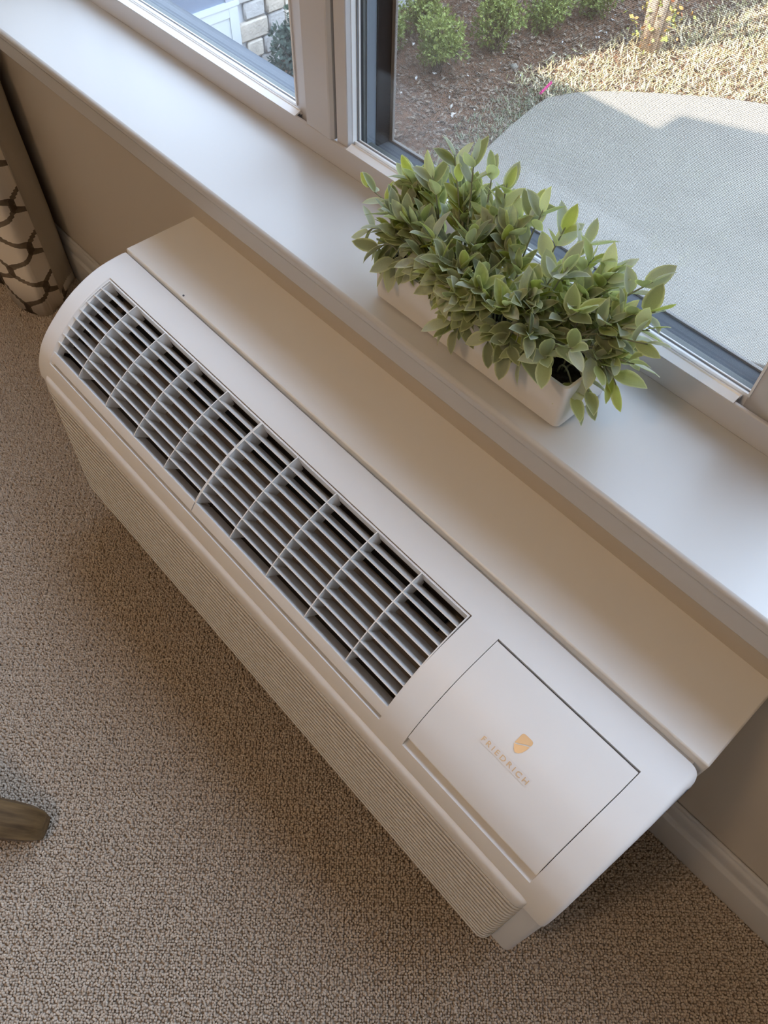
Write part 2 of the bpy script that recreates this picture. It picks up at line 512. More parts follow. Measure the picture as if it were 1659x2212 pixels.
sl = box('wall_sleeve', (0.0, W, -0.1249, 0.004, 0.105, 0.5103), M['metal_sleeve'], ac, bev=0.0022)
box('sleeve_lip', (0.012, W - 0.012, -0.134, -0.1249, 0.11, 0.497), M['plastic_dark'], ac)
MB().tube([(0.15, -0.12, 0.5095), (0.15, -0.12, 0.5112)], 0.0016, 10).build('screw', M['screw'], sl)

# inside of the discharge opening
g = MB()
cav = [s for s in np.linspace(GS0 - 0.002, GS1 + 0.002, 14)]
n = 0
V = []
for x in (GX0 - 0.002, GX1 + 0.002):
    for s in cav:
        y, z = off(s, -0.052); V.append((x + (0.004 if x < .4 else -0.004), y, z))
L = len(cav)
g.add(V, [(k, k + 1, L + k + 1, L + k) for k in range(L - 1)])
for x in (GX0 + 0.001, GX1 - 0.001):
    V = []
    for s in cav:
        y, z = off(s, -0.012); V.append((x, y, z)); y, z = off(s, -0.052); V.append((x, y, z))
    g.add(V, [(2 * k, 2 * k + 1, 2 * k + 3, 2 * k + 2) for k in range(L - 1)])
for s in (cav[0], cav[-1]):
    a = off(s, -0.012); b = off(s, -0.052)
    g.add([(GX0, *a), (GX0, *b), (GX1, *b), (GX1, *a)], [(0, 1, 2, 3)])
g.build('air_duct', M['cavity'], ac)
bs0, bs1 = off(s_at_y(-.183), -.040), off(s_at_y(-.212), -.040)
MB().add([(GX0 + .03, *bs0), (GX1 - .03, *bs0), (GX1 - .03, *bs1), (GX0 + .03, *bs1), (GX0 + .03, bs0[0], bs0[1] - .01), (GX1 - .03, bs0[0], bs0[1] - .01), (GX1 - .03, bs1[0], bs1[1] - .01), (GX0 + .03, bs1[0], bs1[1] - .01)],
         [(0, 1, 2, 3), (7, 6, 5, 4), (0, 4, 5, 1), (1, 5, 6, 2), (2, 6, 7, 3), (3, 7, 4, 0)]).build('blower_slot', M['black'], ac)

# discharge grilles: two alike, side by side
Y_SL = [-.1976, -.2114, -.2255, -.2393, -.2521, -.2650, -.2769, -.2880]
def grille(x0, x1):
    f = MB()
    t = 0.0016; ins = 0.0012
    sg = np.linspace(s_at_y(-.1812), s_at_y(-.3010), 30)
    def plate(x, depth=0.030, th=t, m=f):            # a curved plate across the grille
        V = []
        for s in sg:
            for xx in (x - th / 2, x + th / 2):
                a = off(s, -ins); b = off(s, -ins - depth)
                V += [(xx, *a), (xx, *b)]
        n = len(sg)
        F = []
        for k in range(n - 1):
            q = 4 * k; r = 4 * (k + 1)
            F += [(q, q + 1, r + 1, r), (q + 2, r + 2, r + 3, q + 3), (q, r, r + 2, q + 2), (q + 1, q + 3, r + 3, r + 1)]
        F += [(0, 2, 3, 1), (4 * n - 4, 4 * n - 3, 4 * n - 1, 4 * n - 2)]
        m.add(V, F)
    # end plates and the rear wall
    plate(x0 + t / 2); plate(x1 - t / 2)
    sb = s_at_y(-.1812)
    a, b = off(sb, -ins), off(sb, -ins - 0.020)
    f.prism_x([(a[0], a[1]), (a[0] + 0.0026, a[1] - 0.0002), (b[0] + 0.0026, b[1]), (b[0], b[1])], x0, x1)
    # front lip
    lp = [off(s, -0.0012) for s in np.linspace(s_at_y(-.3005), s_at_y(-.3100), 5)]
    q = [lp[0] + np.array([0.006, -0.009])] + [lp[0] + np.array([0.0009, -0.0009])] + lp + [off(s_at_y(-.3100), -0.014)]
    f.prism_x([tuple(p) for p in q], x0 - (0.003 if x0 < .2 else -0.0006), x1 + (0.0012 if x1 > .6 else -0.0006))
    c0 = off(s_at_y(-.3005), -ins)
    f.prism_x([(c0[0], c0[1]), (c0[0] - .0012, c0[1] - .001), (c0[0] - .0012 + .555 * .034, c0[1] - .001 - .832 * .034), (c0[0] + .555 * .034, c0[1] - .832 * .034)], x0 + t, x1 - t)
    fr = f.build('discharge_grille', M['plastic'], ac, smooth=True, auto=30)
    # louvre slats
    ux, uz = 0.555, -0.832
    for y in Y_SL:
        s = s_at_y(y)
        p = off(s, -ins)
        w = 0.0350; th = 0.0015
        nrm = np.array([-uz, ux]) * th / 2 * -1
        d = np.array([ux, uz])
        a = p - nrm; b = p + nrm; c = p + nrm * 0.8 + d * w; e = p - nrm * 0.8 + d * w
        MB().prism_x([tuple(a), tuple(b), tuple(c), tuple(e)], x0 + t, x1 - t).build('slat', M['plastic'], fr)
    n = 4
    for k in range(1, n + 1):
        m = MB(); plate(x0 + (x1 - x0) * k / (n + 1), 0.030, 0.0014, m)
        m.build('fin', M['plastic'], fr, smooth=True, auto=30)
    return fr
GM = 0.4172
grille(0.0415, GM - 0.0001)
grille(GM + 0.0001, 0.7945)

# control door with groove, emblem and lettering
def door():
    s0, s1 = s_at_y(-.1792), s_at_y(-.3052)
    sl = np.linspace(s0, s1, 40)
    x0, x1 = 0.8378, 1.0290
    V, F = [], []
    def P(x, s, d):
        y, z = off(s, d); dl = delta(y)
        return (dl + x * (W - 2 * dl) / W, y, z)
    nx = 9
    xs = np.linspace(x0, x1, nx)
    for d in (0.0003, -0.0032):
        for x in xs:
            for s in sl: V.append(P(x, s, d))
    n = len(sl); N = n * nx
    for i in range(nx - 1):
        for k in range(n - 1):
            a = i * n + k
            F.append((a, a + n, a + n + 1, a + 1)); F.append((N + a, N + a + 1, N + a + n + 1, N + a + n))
    for i in range(nx - 1):
        for k in (0, n - 1):
            a = i * n + k; F.append((a, a + n, N + a + n, N + a))
    for k in range(n - 1):
        for i in (0, nx - 1):
            a = i * n + k; F.append((a, a + 1, N + a + 1, N + a))
    return obj('control_door', V, F, M['plastic'], ac, smooth=True, auto=40)
dr = door()

def on_door(u, v, d):                                # u along x, v up the slope from y=-.2585
    s = s_at_y(-.2600) - v
    y, z = off(s, d)
    dl = delta(y)
    return (dl + u * (W - 2 * dl) / W, y, z)

def print_mesh(name, V2, F2, parent, m, d=0.0007, label=None):
    o = obj(name, [on_door(x, y, d) for x, y in V2], F2, m, parent)
    if label: o['label'] = label
    return o

# lettering: letters from Blender's own font, laid on the curved door
cu = bpy.data.curves.new('lettering', 'FONT')
cu.body = 'FRIEDRICH'
cu.size = 0.0080
cu.space_character = 1.42
cu.resolution_u = 4
cu.offset = 0.00002
to = bpy.data.objects.new('lettering_source', cu)
COL.objects.link(to)
bpy.context.view_layer.update()
tm = bpy.data.meshes.new_from_object(to.evaluated_get(bpy.context.evaluated_depsgraph_get()))
tv = np.array([v.co[:2] for v in tm.vertices])
tf = [tuple(p.vertices) for p in tm.polygons]
bpy.data.objects.remove(to)
tv -= tv.min(axis=0)
tv *= np.array([0.0638 / tv[:, 0].max(), 0.0060 / tv[:, 1].max()])
TX0 = 0.8988
lab = []
for u in np.linspace(-0.0012, 0.0655, 12):
    lab += [(TX0 + u, -0.0020), (TX0 + u, 0.0080)]
print_mesh('label_strip', lab, [(2 * k, 2 * k + 2, 2 * k + 3, 2 * k + 1) for k in range(11)], dr, mat('label_film', (0.79, 0.77, 0.76), 0.30, 0.5), 0.00055)
print_mesh('lettering', [(TX0 + a, b) for a, b in tv], tf, dr, M['gold'], 0.0009, 'gold lettering')
# shield emblem: two halves parted by a swoosh
def emblem():
    cx_, w = 0.9325, 0.0150
    v0, v1 = s_at_y(-.2600) - s_at_y(-.2462), s_at_y(-.2600) - s_at_y(-.2276)
    cy_, h = (v0 + v1) / 2, v1 - v0
    def out(t):                                      # closed outline, shield with a narrowed foot
        pts = [(-0.5, 0.36), (-0.44, 0.46), (-0.30, 0.50), (0.30, 0.50), (0.44, 0.46), (0.5, 0.36), (0.47, -0.02), (0.38, -0.26), (0.22, -0.42), (0.0, -0.5), (-0.22, -0.42), (-0.38, -0.26), (-0.47, -0.02)]
        return pts
    ring = out(0)
    def sw(x): return 0.02 + 0.20 * x + 0.10 * math.sin(3.0 * x)       # swoosh centre line
    up = [(x, y) for x, y in ring if y > sw(x) + 0.035]
    lo = [(x, y) for x, y in ring if y < sw(x) - 0.035]
    xl = np.linspace(-0.48, 0.485, 10)
    A = sorted(up, key=lambda p: math.atan2(p[1] - 0.3, p[0]))
    # upper half: outline points clockwise from left to right, then the swoosh back
    upl = sorted([p for p in up if p[0] <= 0], key=lambda p: (p[1], p[0])) + sorted([p for p in up if p[0] > 0], key=lambda p: (-p[1], p[0]))
    Pu = upl + [(x, sw(x) + 0.035) for x in xl[::-1]]
    lol = sorted([p for p in lo if p[0] > 0], key=lambda p: -p[1]) + [p for p in lo if p[0] == 0] + sorted([p for p in lo if p[0] < 0], key=lambda p: p[1])
    Pl = [(x, sw(x) - 0.035) for x in xl] + lol
    for P in (Pu, Pl):
        print_mesh('emblem', [(cx_ + x * w, cy_ + y * h) for x, y in P], [tuple(range(len(P)))], dr, M['gold'], 0.0007, 'gold shield emblem half')
emblem()

# ribbed front panel
def ribbed():
    zt, zb_, n = 0.376, 0.128, 17
    P = [(-.3225, .3985), (-.3262, .3972), (-.3288, .3942), (-.3306, .3900), (-.3318, .3850), (-.3324, .3795)]
    p = (zt - zb_) / n
    for k in range(n):
        z0 = zt - k * p
        y0 = -.3322 - 0.0098 * (k + 1) / n
        P += [(y0 + .0060, z0 - p * .01), (y0 + .0060, z0 - p * .24), (y0 + .0030, z0 - p * .285), (y0 + .0018, z0 - p * .22), (y0 + .0011, z0 - p * .17), (y0 + .0004, z0 - p * .20), (y0, z0 - p * .30), (y0 + .0003, z0 - p * .60), (y0 + .0016, z0 - p * .985)]
    P += [(-.3395, zb_ - .002), (-.335, zb_ - .005), (-.3225, zb_ - .006)]
    x0, x1, r = 0.0370, 1.0335, 0.013
    fr = [1 - math.cos(math.radians(a)) for a in range(0, 91, 15)]
    xs = [x0 + r * (1 - math.cos(math.radians(a))) for a in (0, 8, 18, 30, 45, 62, 90)] + list(np.linspace(x0 + r + .02, x1 - r - .02, 20)) + [x1 - r * (1 - math.cos(math.radians(a))) for a in (90, 62, 45, 30, 18, 8, 0)]
    zm = 0.26
    V = []
    for x in xs:
        d = min(x - x0, x1 - x)
        g_ = 1.0 if d >= r else math.sqrt(max(0, 1 - ((r - d) / r) ** 2))
        for y, z in P:
            yb_ = -.3225
            cz = 1 - (1 - g_) * 0.030
            V.append((x, yb_ + (y - yb_) * g_, zm + (z - zm) * cz))
    m = len(P)
    F = [(i * m + j, i * m + j + 1, (i + 1) * m + j + 1, (i + 1) * m + j) for i in range(len(xs) - 1) for j in range(m - 1)]
    obj('ribbed_panel', V, F, M['plastic_dark'], ac, smooth=True, auto=38)
ribbed()

# ------------------------------------------------------------------ potted plant
PX0, PX1, PY0, PY1, PZ0, PZ1 = 0.4575, 0.7445, -0.0205, 0.0640, 0.651, 0.7125
plant = empty('potted_plant', (0.60, 0.022, 0.651), 'artificial grey-green leafy plant in a white rectangular planter on the window sill', 'potted plant')
def pot():
    def ring(i, z, rc):
        P = []
        for cx_, cy_, a0 in ((PX1 - i, PY1 - i, 0), (PX0 + i, PY1 - i, 90), (PX0 + i, PY0 + i, 180), (PX1 - i, PY0 + i, 270)):
            sx = -1 if a0 in (0, 270) else 1; sy = -1 if a0 in (0, 90) else 1
            for k in range(6):
                a = math.radians(a0 + 18 * k)
                P.append((cx_ + sx * rc + rc * math.cos(a), cy_ + sy * rc + rc * math.sin(a), z))
        return P
    rings = [ring(.006, PZ0, .006), ring(.0008, PZ0 + .004, .007), ring(0, PZ0 + .02, .007), ring(0, PZ1 - .004, .007), ring(.0012, PZ1, .006), ring(.0042, PZ1, .005), ring(.0056, PZ1 - .003, .005), ring(.007, PZ1 - .02, .005)]
    V = [p for r in rings for p in r]
    n = len(rings[0])
    F = [(i * n + j, i * n + (j + 1) % n, (i + 1) * n + (j + 1) % n, (i + 1) * n + j) for i in range(len(rings) - 1) for j in range(n)]
    F.append(tuple(range(n))[::-1])
    obj('pot', V, F, M['ceramic'], plant, smooth=True, auto=45)
    # soil surface, lumpy
    V, F = [], []
    nx, ny = 40, 12
    for i in range(nx):
        for j in range(ny):
            V.append((PX0 + .0055 + (PX1 - PX0 - .011) * i / (nx - 1), PY0 + .0055 + (PY1 - PY0 - .011) * j / (ny - 1), PZ1 - .013 + random.uniform(-.003, .003)))
    F = [(i * ny + j, (i + 1) * ny + j, (i + 1) * ny + j + 1, i * ny + j + 1) for i in range(nx - 1) for j in range(ny - 1)]
    obj('soil', V, F, M['soil'], plant, smooth=True)
pot()

def leaf_material():
    m = bpy.data.materials.new('dusty_leaf')
    m.use_nodes = True
    nt = m.node_tree
    b = nt.nodes['Principled BSDF']
    b.inputs['Roughness'].default_value = 0.62
    b.inputs['Specular IOR Level'].default_value = 0.3
    oi = nt.nodes.new('ShaderNodeObjectInfo')
    at = nt.nodes.new('ShaderNodeAttribute'); at.attribute_name = 'edge'
    rn = nt.nodes.new('ShaderNodeAttribute'); rn.attribute_name = 'tone'
    add = nt.nodes.new('ShaderNodeMath'); add.operation = 'ADD'
    fr = nt.nodes.new('ShaderNodeMath'); fr.operation = 'FRACT'
    nt.links.new(oi.outputs['Random'], add.inputs[0]); nt.links.new(rn.outputs['Fac'], add.inputs[1]); nt.links.new(add.outputs[0], fr.inputs[0])
    cr = nt.nodes.new('ShaderNodeValToRGB')
    e = cr.color_ramp.elements
    e[0].position = 0.0; e[0].color = (0.60, 0.63, 0.58, 1)
    e[1].position = 1.0; e[1].color = (0.45, 0.50, 0.15, 1)
    x = e.new(0.35); x.color = (0.45, 0.485, 0.40, 1)
    x = e.new(0.62); x.color = (0.25, 0.27, 0.17, 1)
    x = e.new(0.82); x.color = (0.42, 0.46, 0.28, 1)
    nt.links.new(fr.outputs[0], cr.inputs[0])
    er = nt.nodes.new('ShaderNodeValToRGB')
    er.color_ramp.elements[0].position = 0.66; er.color_ramp.elements[0].color = (0, 0, 0, 1)
    er.color_ramp.elements[1].position = 1.0; er.color_ramp.elements[1].color = (1, 1, 1, 1)
    nt.links.new(at.outputs['Fac'], er.inputs[0])
    mx = nt.nodes.new('ShaderNodeMix'); mx.data_type = 'RGBA'
    mx.inputs[7].default_value = (0.74, 0.77, 0.56, 1)
    sc = nt.nodes.new('ShaderNodeMath'); sc.operation = 'MULTIPLY'; sc.inputs[1].default_value = 0.75
    nt.links.new(er.outputs[0], sc.inputs[0]); nt.links.new(sc.outputs[0], mx.inputs[0]); nt.links.new(cr.outputs[0], mx.inputs[6])
    nz = nt.nodes.new('ShaderNodeTexNoise'); nz.inputs['Scale'].default_value = 130; nz.inputs['Detail'].default_value = 3
    tc = nt.nodes.new('ShaderNodeTexCoord'); nt.links.new(tc.outputs['Object'], nz.inputs['Vector'])
    mr = nt.nodes.new('ShaderNodeMapRange'); mr.inputs[1].default_value = 0.3; mr.inputs[2].default_value = 0.7; mr.inputs[3].default_value = 0.82; mr.inputs[4].default_value = 1.18
    nt.links.new(nz.outputs[0], mr.inputs[0])
    mm = nt.nodes.new('ShaderNodeMix'); mm.data_type = 'RGBA'; mm.blend_type = 'MULTIPLY'; mm.inputs[0].default_value = 1
    nt.links.new(mx.outputs[2], mm.inputs[6]); nt.links.new(mr.outputs[0], mm.inputs[7])
    nt.links.new(mm.outputs[2], b.inputs['Base Color'])
    tl = nt.nodes.new('ShaderNodeBsdfTranslucent')
    hs = nt.nodes.new('ShaderNodeMix'); hs.data_type = 'RGBA'; hs.blend_type = 'MULTIPLY'; hs.inputs[0].default_value = 1; hs.inputs[7].default_value = (1.2, 1.25, 0.50, 1)
    nt.links.new(mm.outputs[2], hs.inputs[6]); nt.links.new(hs.outputs[2], tl.inputs[0])
    ms = nt.nodes.new('ShaderNodeMixShader'); ms.inputs[0].default_value = 0.40
    nt.links.new(b.outputs[0], ms.inputs[1]); nt.links.new(tl.outputs[0], ms.inputs[2])
    nt.links.new(ms.outputs[0], nt.nodes['Material Output'].inputs[0])
    return m
M['leaf'] = leaf_material()

def leaf_arrays(v):
    """unit leaf along +y, ovate, folded along the midrib; returns verts, faces, edge weight"""
    n, V, E = 7, [], []
    fold, bend, fat = [(0.30, 0.16, 0.22), (0.42, 0.25, 0.25), (0.20, -0.16, 0.21), (0.55, 0.08, 0.20)][v]
    for i in range(n):
        t = i / (n - 1)
        wd = fat * (math.sin(math.pi * min(1, t ** 0.85 * 1.0)) ** 0.72 if 0 < t < 1 else 0.02)
        z = -bend * (t - .3) ** 2
        for k in (-1, -0.55, 0, 0.55, 1):
            V.append((k * wd, t, z + fold * abs(k) * wd * (1.25 - 0.4 * abs(k)) + 0.010 * math.sin(9 * t + k)))
            E.append(max(abs(k), 1.0 if i in (n - 1,) else 0.0))
    F = [(i * 5 + j, i * 5 + j + 1, (i + 1) * 5 + j + 1, (i + 1) * 5 + j) for i in range(n - 1) for j in range(4)]
    return V, F, E
leaf_me = []
for v in range(4):
    V, F, E = leaf_arrays(v)
    me = bpy.data.meshes.new('leaf')
    me.from_pydata(V, [], F)
    me.materials.append(M['leaf'])
    a = me.attributes.new('edge', 'FLOAT', 'POINT'); a.data.foreach_set('value', E)
    a = me.attributes.new('tone', 'FLOAT', 'POINT'); a.data.foreach_set('value', [0.0] * len(V))
    me.shade_smooth()
    leaf_me.append(me)

tips = [(0.499, 0.05, 0.842), (0.528, 0.05, 0.852), (0.547, 0.06, 0.843), (0.568, 0.06, 0.838), (0.479, 0.04, 0.813), (0.438, 0.05, 0.788), (0.411, 0.06, 0.769), (0.373, 0.03, 0.75),
        (0.411, -0.01, 0.721), (0.447, -0.03, 0.719), (0.469, -0.035, 0.70), (0.501, -0.03, 0.728), (0.423, 0.03, 0.752), (0.493, 0.01, 0.781), (0.577, 0.0, 0.802), (0.529, -0.01, 0.785),
        (0.573, 0.05, 0.813), (0.587, 0.06, 0.805), (0.62, 0.06, 0.835), (0.602, 0.07, 0.821), (0.643, 0.07, 0.822), (0.673, 0.07, 0.823), (0.69, 0.06, 0.817), (0.716, 0.06, 0.811),
        (0.759, 0.06, 0.827), (0.783, 0.04, 0.815), (0.791, 0.03, 0.80), (0.799, 0.02, 0.793), (0.794, 0.02, 0.764), (0.795, 0.01, 0.728), (0.776, 0.0, 0.69), (0.763, -0.01, 0.677),
        (0.777, 0.0, 0.74), (0.697, -0.04, 0.717), (0.682, -0.05, 0.729), (0.652, -0.05, 0.721), (0.589, -0.055, 0.699), (0.604, -0.05, 0.695), (0.585, -0.045, 0.734), (0.638, 0.0, 0.769),
        (0.668, 0.0, 0.79), (0.674, 0.02, 0.807), (0.687, 0.02, 0.823), (0.728, 0.0, 0.806), (0.749, -0.03, 0.786), (0.723, -0.04, 0.758), (0.611, -0.04, 0.764), (0.608, -0.01, 0.778),
        (0.583, -0.02, 0.783), (0.561, -0.03, 0.786), (0.625, 0.03, 0.783), (0.75, 0.02, 0.796), (0.727, 0.03, 0.808), (0.69, -0.03, 0.777), (0.683, -0.04, 0.753)]
more_tips = []
while len(more_tips) < 62:
    x, y = random.uniform(.43, .775), random.uniform(-.035, .075)
    if x > .705 and y < .015: continue
    more_tips.append((x, y, random.uniform(.725, .80)))
more_tips += [(random.uniform(.46, .73), random.uniform(.03, .08), random.uniform(.765, .815)) for _ in range(16)]
more_tips += [(random.uniform(.56, .705), random.uniform(-.045, .0), random.uniform(.722, .775)) for _ in range(20)]

def leaf_matrix(p, d, roll, L, wsc):
    d = d.normalized()
    up = Vector((0, 0, 1))
    x = d.cross(up)
    if x.length < 1e-3: x = Vector((1, 0, 0))
    x.normalize()
    z = x.cross(d)
    R = Matrix((x, d, z)).transposed().to_4x4()
    return Matrix.Translation(p) @ R @ Matrix.Rotation(roll, 4, 'Y') @ Matrix.Diagonal((L * wsc, L, L, 1))

def stem_path(T, k):
    T = Vector(T)
    bx = min(max(T.x * 0.75 + 0.25 * 0.601, PX0 + .02), PX1 - .02)
    if T.x > 0.745: bx = PX1 - random.uniform(.015, .04)
    if T.x < 0.46: bx = PX0 + random.uniform(.015, .04)
    B = Vector((bx + random.uniform(-.008, .008), min(max(T.y * 0.6 + .01, PY0 + .014), PY1 - .014), PZ1 - .012))
    T = T + (B - T).normalized() * 0.017               # the leaves reach past the stem's end
    h = max(T.z - B.z, 0.0)
    C1 = B + Vector((0, 0, 0.35 * h + 0.028))
    C2 = T + Vector(((B.x - T.x) * 0.35, (B.y - T.y) * 0.35, 0.030 if T.z < 0.74 else -0.2 * h))
    return [((1 - t) ** 3) * B + 3 * ((1 - t) ** 2) * t * C1 + 3 * (1 - t) * t * t * C2 + t ** 3 * T for t in [i / 8 for i in range(9)]]

def leaves_on(pts, few):
    """list of (matrix, variant) on a stem: opposite pairs, each pair turned a quarter"""
    out = []
    def at(t):
        f = t * 8; i = min(int(f), 7)
        return pts[i].lerp(pts[i + 1], f - i), (pts[i + 1] - pts[i]).normalized()
    ph = random.uniform(0, math.pi)
    Ls = [(0.70, 2, 0.95), (0.87, 2, 1.0)]
    if not few: Ls = [(0.50, 1, .9)] + Ls
    else: Ls = Ls
    for t, n, sz in Ls:
        p, d = at(t)
        a = d.cross(Vector((0.2, 0.3, 1))).normalized(); b = d.cross(a)
        for k in range(n):
            r = (a * math.cos(ph + math.pi * k) + b * math.sin(ph + math.pi * k)).normalized()
            dd = d * random.uniform(.35, .75) + r * random.uniform(.6, .9)
            dd.z = dd.z * .9 + (.30 if pts[-1].z > .74 else -.05)
            out.append((leaf_matrix(p, dd, random.uniform(-.7, .7), sz * random.uniform(.027, .036), random.uniform(.98, 1.2)), random.randrange(4)))
        ph += math.pi / 2 + random.uniform(-.3, .3)
    p, d = at(0.985)
    out.append((leaf_matrix(p - d * .004, d + Vector((random.uniform(-.3, .3), random.uniform(-.3, .3), random.uniform(-.1, .2))), random.uniform(-1.2, 1.2), random.uniform(.024, .031), 1.05), random.randrange(4)))
    return out

nleaf = 0
for k, T in enumerate(tips):
    pts = stem_path(T, k)
    so = MB().tube(pts, [0.0013 - 0.0006 * i / 8 for i in range(9)], 5).build('stem', M['stem'], plant, smooth=True)
    lv = leaves_on(pts, few=(k % 5 in (1,)) )
    for mtx, v in lv:
        if nleaf >= 300: break
        lo_ = bpy.data.objects.new('leaf', leaf_me[v])
        COL.objects.link(lo_)
        lo_.parent = so
        lo_.matrix_local = Matrix.Translation(-ORG[plant]) @ mtx
        nleaf += 1
# inner leaves and stems past the limit, joined
V, F, E, TN = [], [], [], []
sm = MB()
for k, T in enumerate(more_tips):
    pts = stem_path(T, k)
    sm.tube(pts, [0.0012 - 0.0005 * i / 8 for i in range(9)], 5)
    for mtx, v in leaves_on(pts, False) + leaves_on(pts[:1] + pts[:8], True):
        v0, f0, e0 = leaf_arrays(v)
        n = len(V)
        V += [tuple(mtx @ Vector(p) - ORG[plant]) for p in v0]
        F += [tuple(i + n for i in f) for f in f0]
        E += e0
        TN += [random.random()] * len(v0)
me = bpy.data.meshes.new('inner_leaves')
me.from_pydata(V, [], F)
me.materials.append(M['leaf'])
a = me.attributes.new('edge', 'FLOAT', 'POINT'); a.data.foreach_set('value', E)
a = me.attributes.new('tone', 'FLOAT', 'POINT'); a.data.foreach_set('value', TN)
me.shade_smooth()
o = bpy.data.objects.new('inner_leaves', me); COL.objects.link(o); o.parent = plant; o['kind'] = 'stuff'
sm.build('inner_stems', M['stem'], plant, smooth=True, kind='stuff')

# ------------------------------------------------------------------ curtain
def curtain_material(plain):
    m = bpy.data.materials.new('curtain_lining' if plain else 'curtain_fabric')
    m.use_nodes = True
    nt = m.node_tree
    b = nt.nodes['Principled BSDF']
    b.inputs['Roughness'].default_value = 0.85
    b.inputs['Specular IOR Level'].default_value = 0.15
    cream = (0.86, 0.78, 0.66, 1)
    if plain:
        b.inputs['Base Color'].default_value = (0.60, 0.54, 0.45, 1)
    uv = nt.nodes.new('ShaderNodeUVMap'); uv.uv_map = 'UVMap'
    wv = nt.nodes.new('ShaderNodeTexNoise'); wv.inputs['Scale'].default_value = 700
    bp = nt.nodes.new('ShaderNodeBump'); bp.inputs['Strength'].default_value = 0.12; bp.inputs['Distance'].default_value = 0.001
    nt.links.new(uv.outputs[0], wv.inputs['Vector']); nt.links.new(wv.outputs[0], bp.inputs['Height']); nt.links.new(bp.outputs[0], b.inputs['Normal'])
    if plain: return m
    sx = nt.nodes.new('ShaderNodeSeparateXYZ')
    nt.links.new(uv.outputs[0], sx.inputs[0])
    def math_(op, a, b_=None, c=None):
        n = nt.nodes.new('ShaderNodeMath'); n.operation = op
        for i, q in enumerate((a, b_, c)):
            if q is None: continue
            if isinstance(q, (int, float)): n.inputs[i].default_value = q
            else: nt.links.new(q, n.inputs[i])
        return n.outputs[0]
    PZ, PU, A, HW = 0.105, 0.140, 0.0375, 0.0078
    u, v = math_('ADD', sx.outputs[0], PU / 4 - .030), math_('ADD', sx.outputs[1], PZ / 4 - .178)
    s = math_('SINE', math_('MULTIPLY', v, 2 * math.pi / PZ))
    c2 = math_('SINE', math_('MULTIPLY', v, 4 * math.pi / PZ))
    wave = math_('MULTIPLY', math_('MULTIPLY', math_('SIGN', s), math_('POWER', math_('ABSOLUTE', s), 0.90)), A)
    bands = []
    for sign, sh in ((1, 0.0), (-1, PU / 2)):
        q = math_('ADD', math_('ADD', u, sh), math_('MULTIPLY', wave, sign))
        q = math_('MODULO', math_('ADD', q, 10 * PU), PU)
        q = math_('ABSOLUTE', math_('SUBTRACT', q, PU / 2))
        bands.append(q)
    dmin = math_('MINIMUM', bands[0], bands[1])
    slope = math_('ADD', 1.0, math_('MULTIPLY', math_('ABSOLUTE', math_('COSINE', math_('MULTIPLY', v, 2 * math.pi / PZ))), 0.9))
    t = math_('LESS_THAN', dmin, math_('MULTIPLY', slope, HW))
    both = math_('LESS_THAN', math_('MAXIMUM', bands[0], bands[1]), math_('MULTIPLY', slope, HW))
    nz = nt.nodes.new('ShaderNodeTexNoise'); nz.inputs['Scale'].default_value = 45; nz.inputs['Detail'].default_value = 4
    nt.links.new(uv.outputs[0], nz.inputs['Vector'])
    cr = nt.nodes.new('ShaderNodeValToRGB')
    cr.color_ramp.elements[0].position = .3; cr.color_ramp.elements[0].color = (0.15, 0.115, 0.08, 1)
    cr.color_ramp.elements[1].position = .75; cr.color_ramp.elements[1].color = (0.28, 0.22, 0.16, 1)
    nt.links.new(nz.outputs[0], cr.inputs[0])
    dk = nt.nodes.new('ShaderNodeMix'); dk.data_type = 'RGBA'; dk.blend_type = 'MULTIPLY'; dk.inputs[7].default_value = (.6, .6, .6, 1)
    nt.links.new(both, dk.inputs[0]); nt.links.new(cr.outputs[0], dk.inputs[6])
    mx = nt.nodes.new('ShaderNodeMix'); mx.data_type = 'RGBA'; mx.inputs[6].default_value = cream
    nt.links.new(t, mx.inputs[0]); nt.links.new(dk.outputs[2], mx.inputs[7])
    nt.links.new(mx.outputs[2], b.inputs['Base Color'])
    return m
M['curtain'] = curtain_material(False)
M['lining'] = curtain_material(True)
cur = empty('curtain', (-0.75, -0.12, 0.0), 'floor-length cream curtain with a looping brown trellis print at the left of the window', 'curtain')
def cloth(name, path, z0, z1, m, flare=0.0, u0=0.0, nz=26):
    P = catmull(path, 7)
    U = np.concatenate([[0], np.cumsum(np.linalg.norm(np.diff(P, axis=0), axis=1))]) + u0
    V, F, uvs = [], [], []
    n = len(P)
    c = P.mean(axis=0)
    th = 0.002
    for i in range(nz):
        t = i / (nz - 1)
        z = z0 + (z1 - z0) * t
        k = 1 - flare * min(1, (z - z0) / 0.9)
        for j in range(n):
            x, y = P[j]
            w = 0.003 * math.sin(9 * z + 3 * j)
            V.append((x * 1.0 + w * 0.4, c[1] + (y - c[1]) * k + w * .5, z)); uvs.append((U[j], z))
    F = [(i * n + j, i * n + j + 1, (i + 1) * n + j + 1, (i + 1) * n + j) for i in range(nz - 1) for j in range(n - 1)]
    o = obj(name, V, F, m, cur, smooth=True)
    l = o.data.uv_layers.new(name='UVMap')
    for lp in o.data.loops: l.data[lp.index].uv = uvs[lp.vertex_index]
    s = o.modifiers.new('cloth', 'SOLIDIFY'); s.thickness = 0.0015
    return o
cloth('fabric', [(-.585, -.084), (-.575, -.108), (-.565, -.134), (-.586, -.154), (-.621, -.168), (-.668, -.171), (-.710, -.160), (-.755, -.168), (-.790, -.200), (-.83, -.190), (-.87, -.120), (-.92, -.085), (-.97, -.13), (-1.02, -.20), (-1.07, -.13), (-1.12, -.08), (-1.2, -.12), (-1.28, -.07)], 0.006, 2.2, M['curtain'])
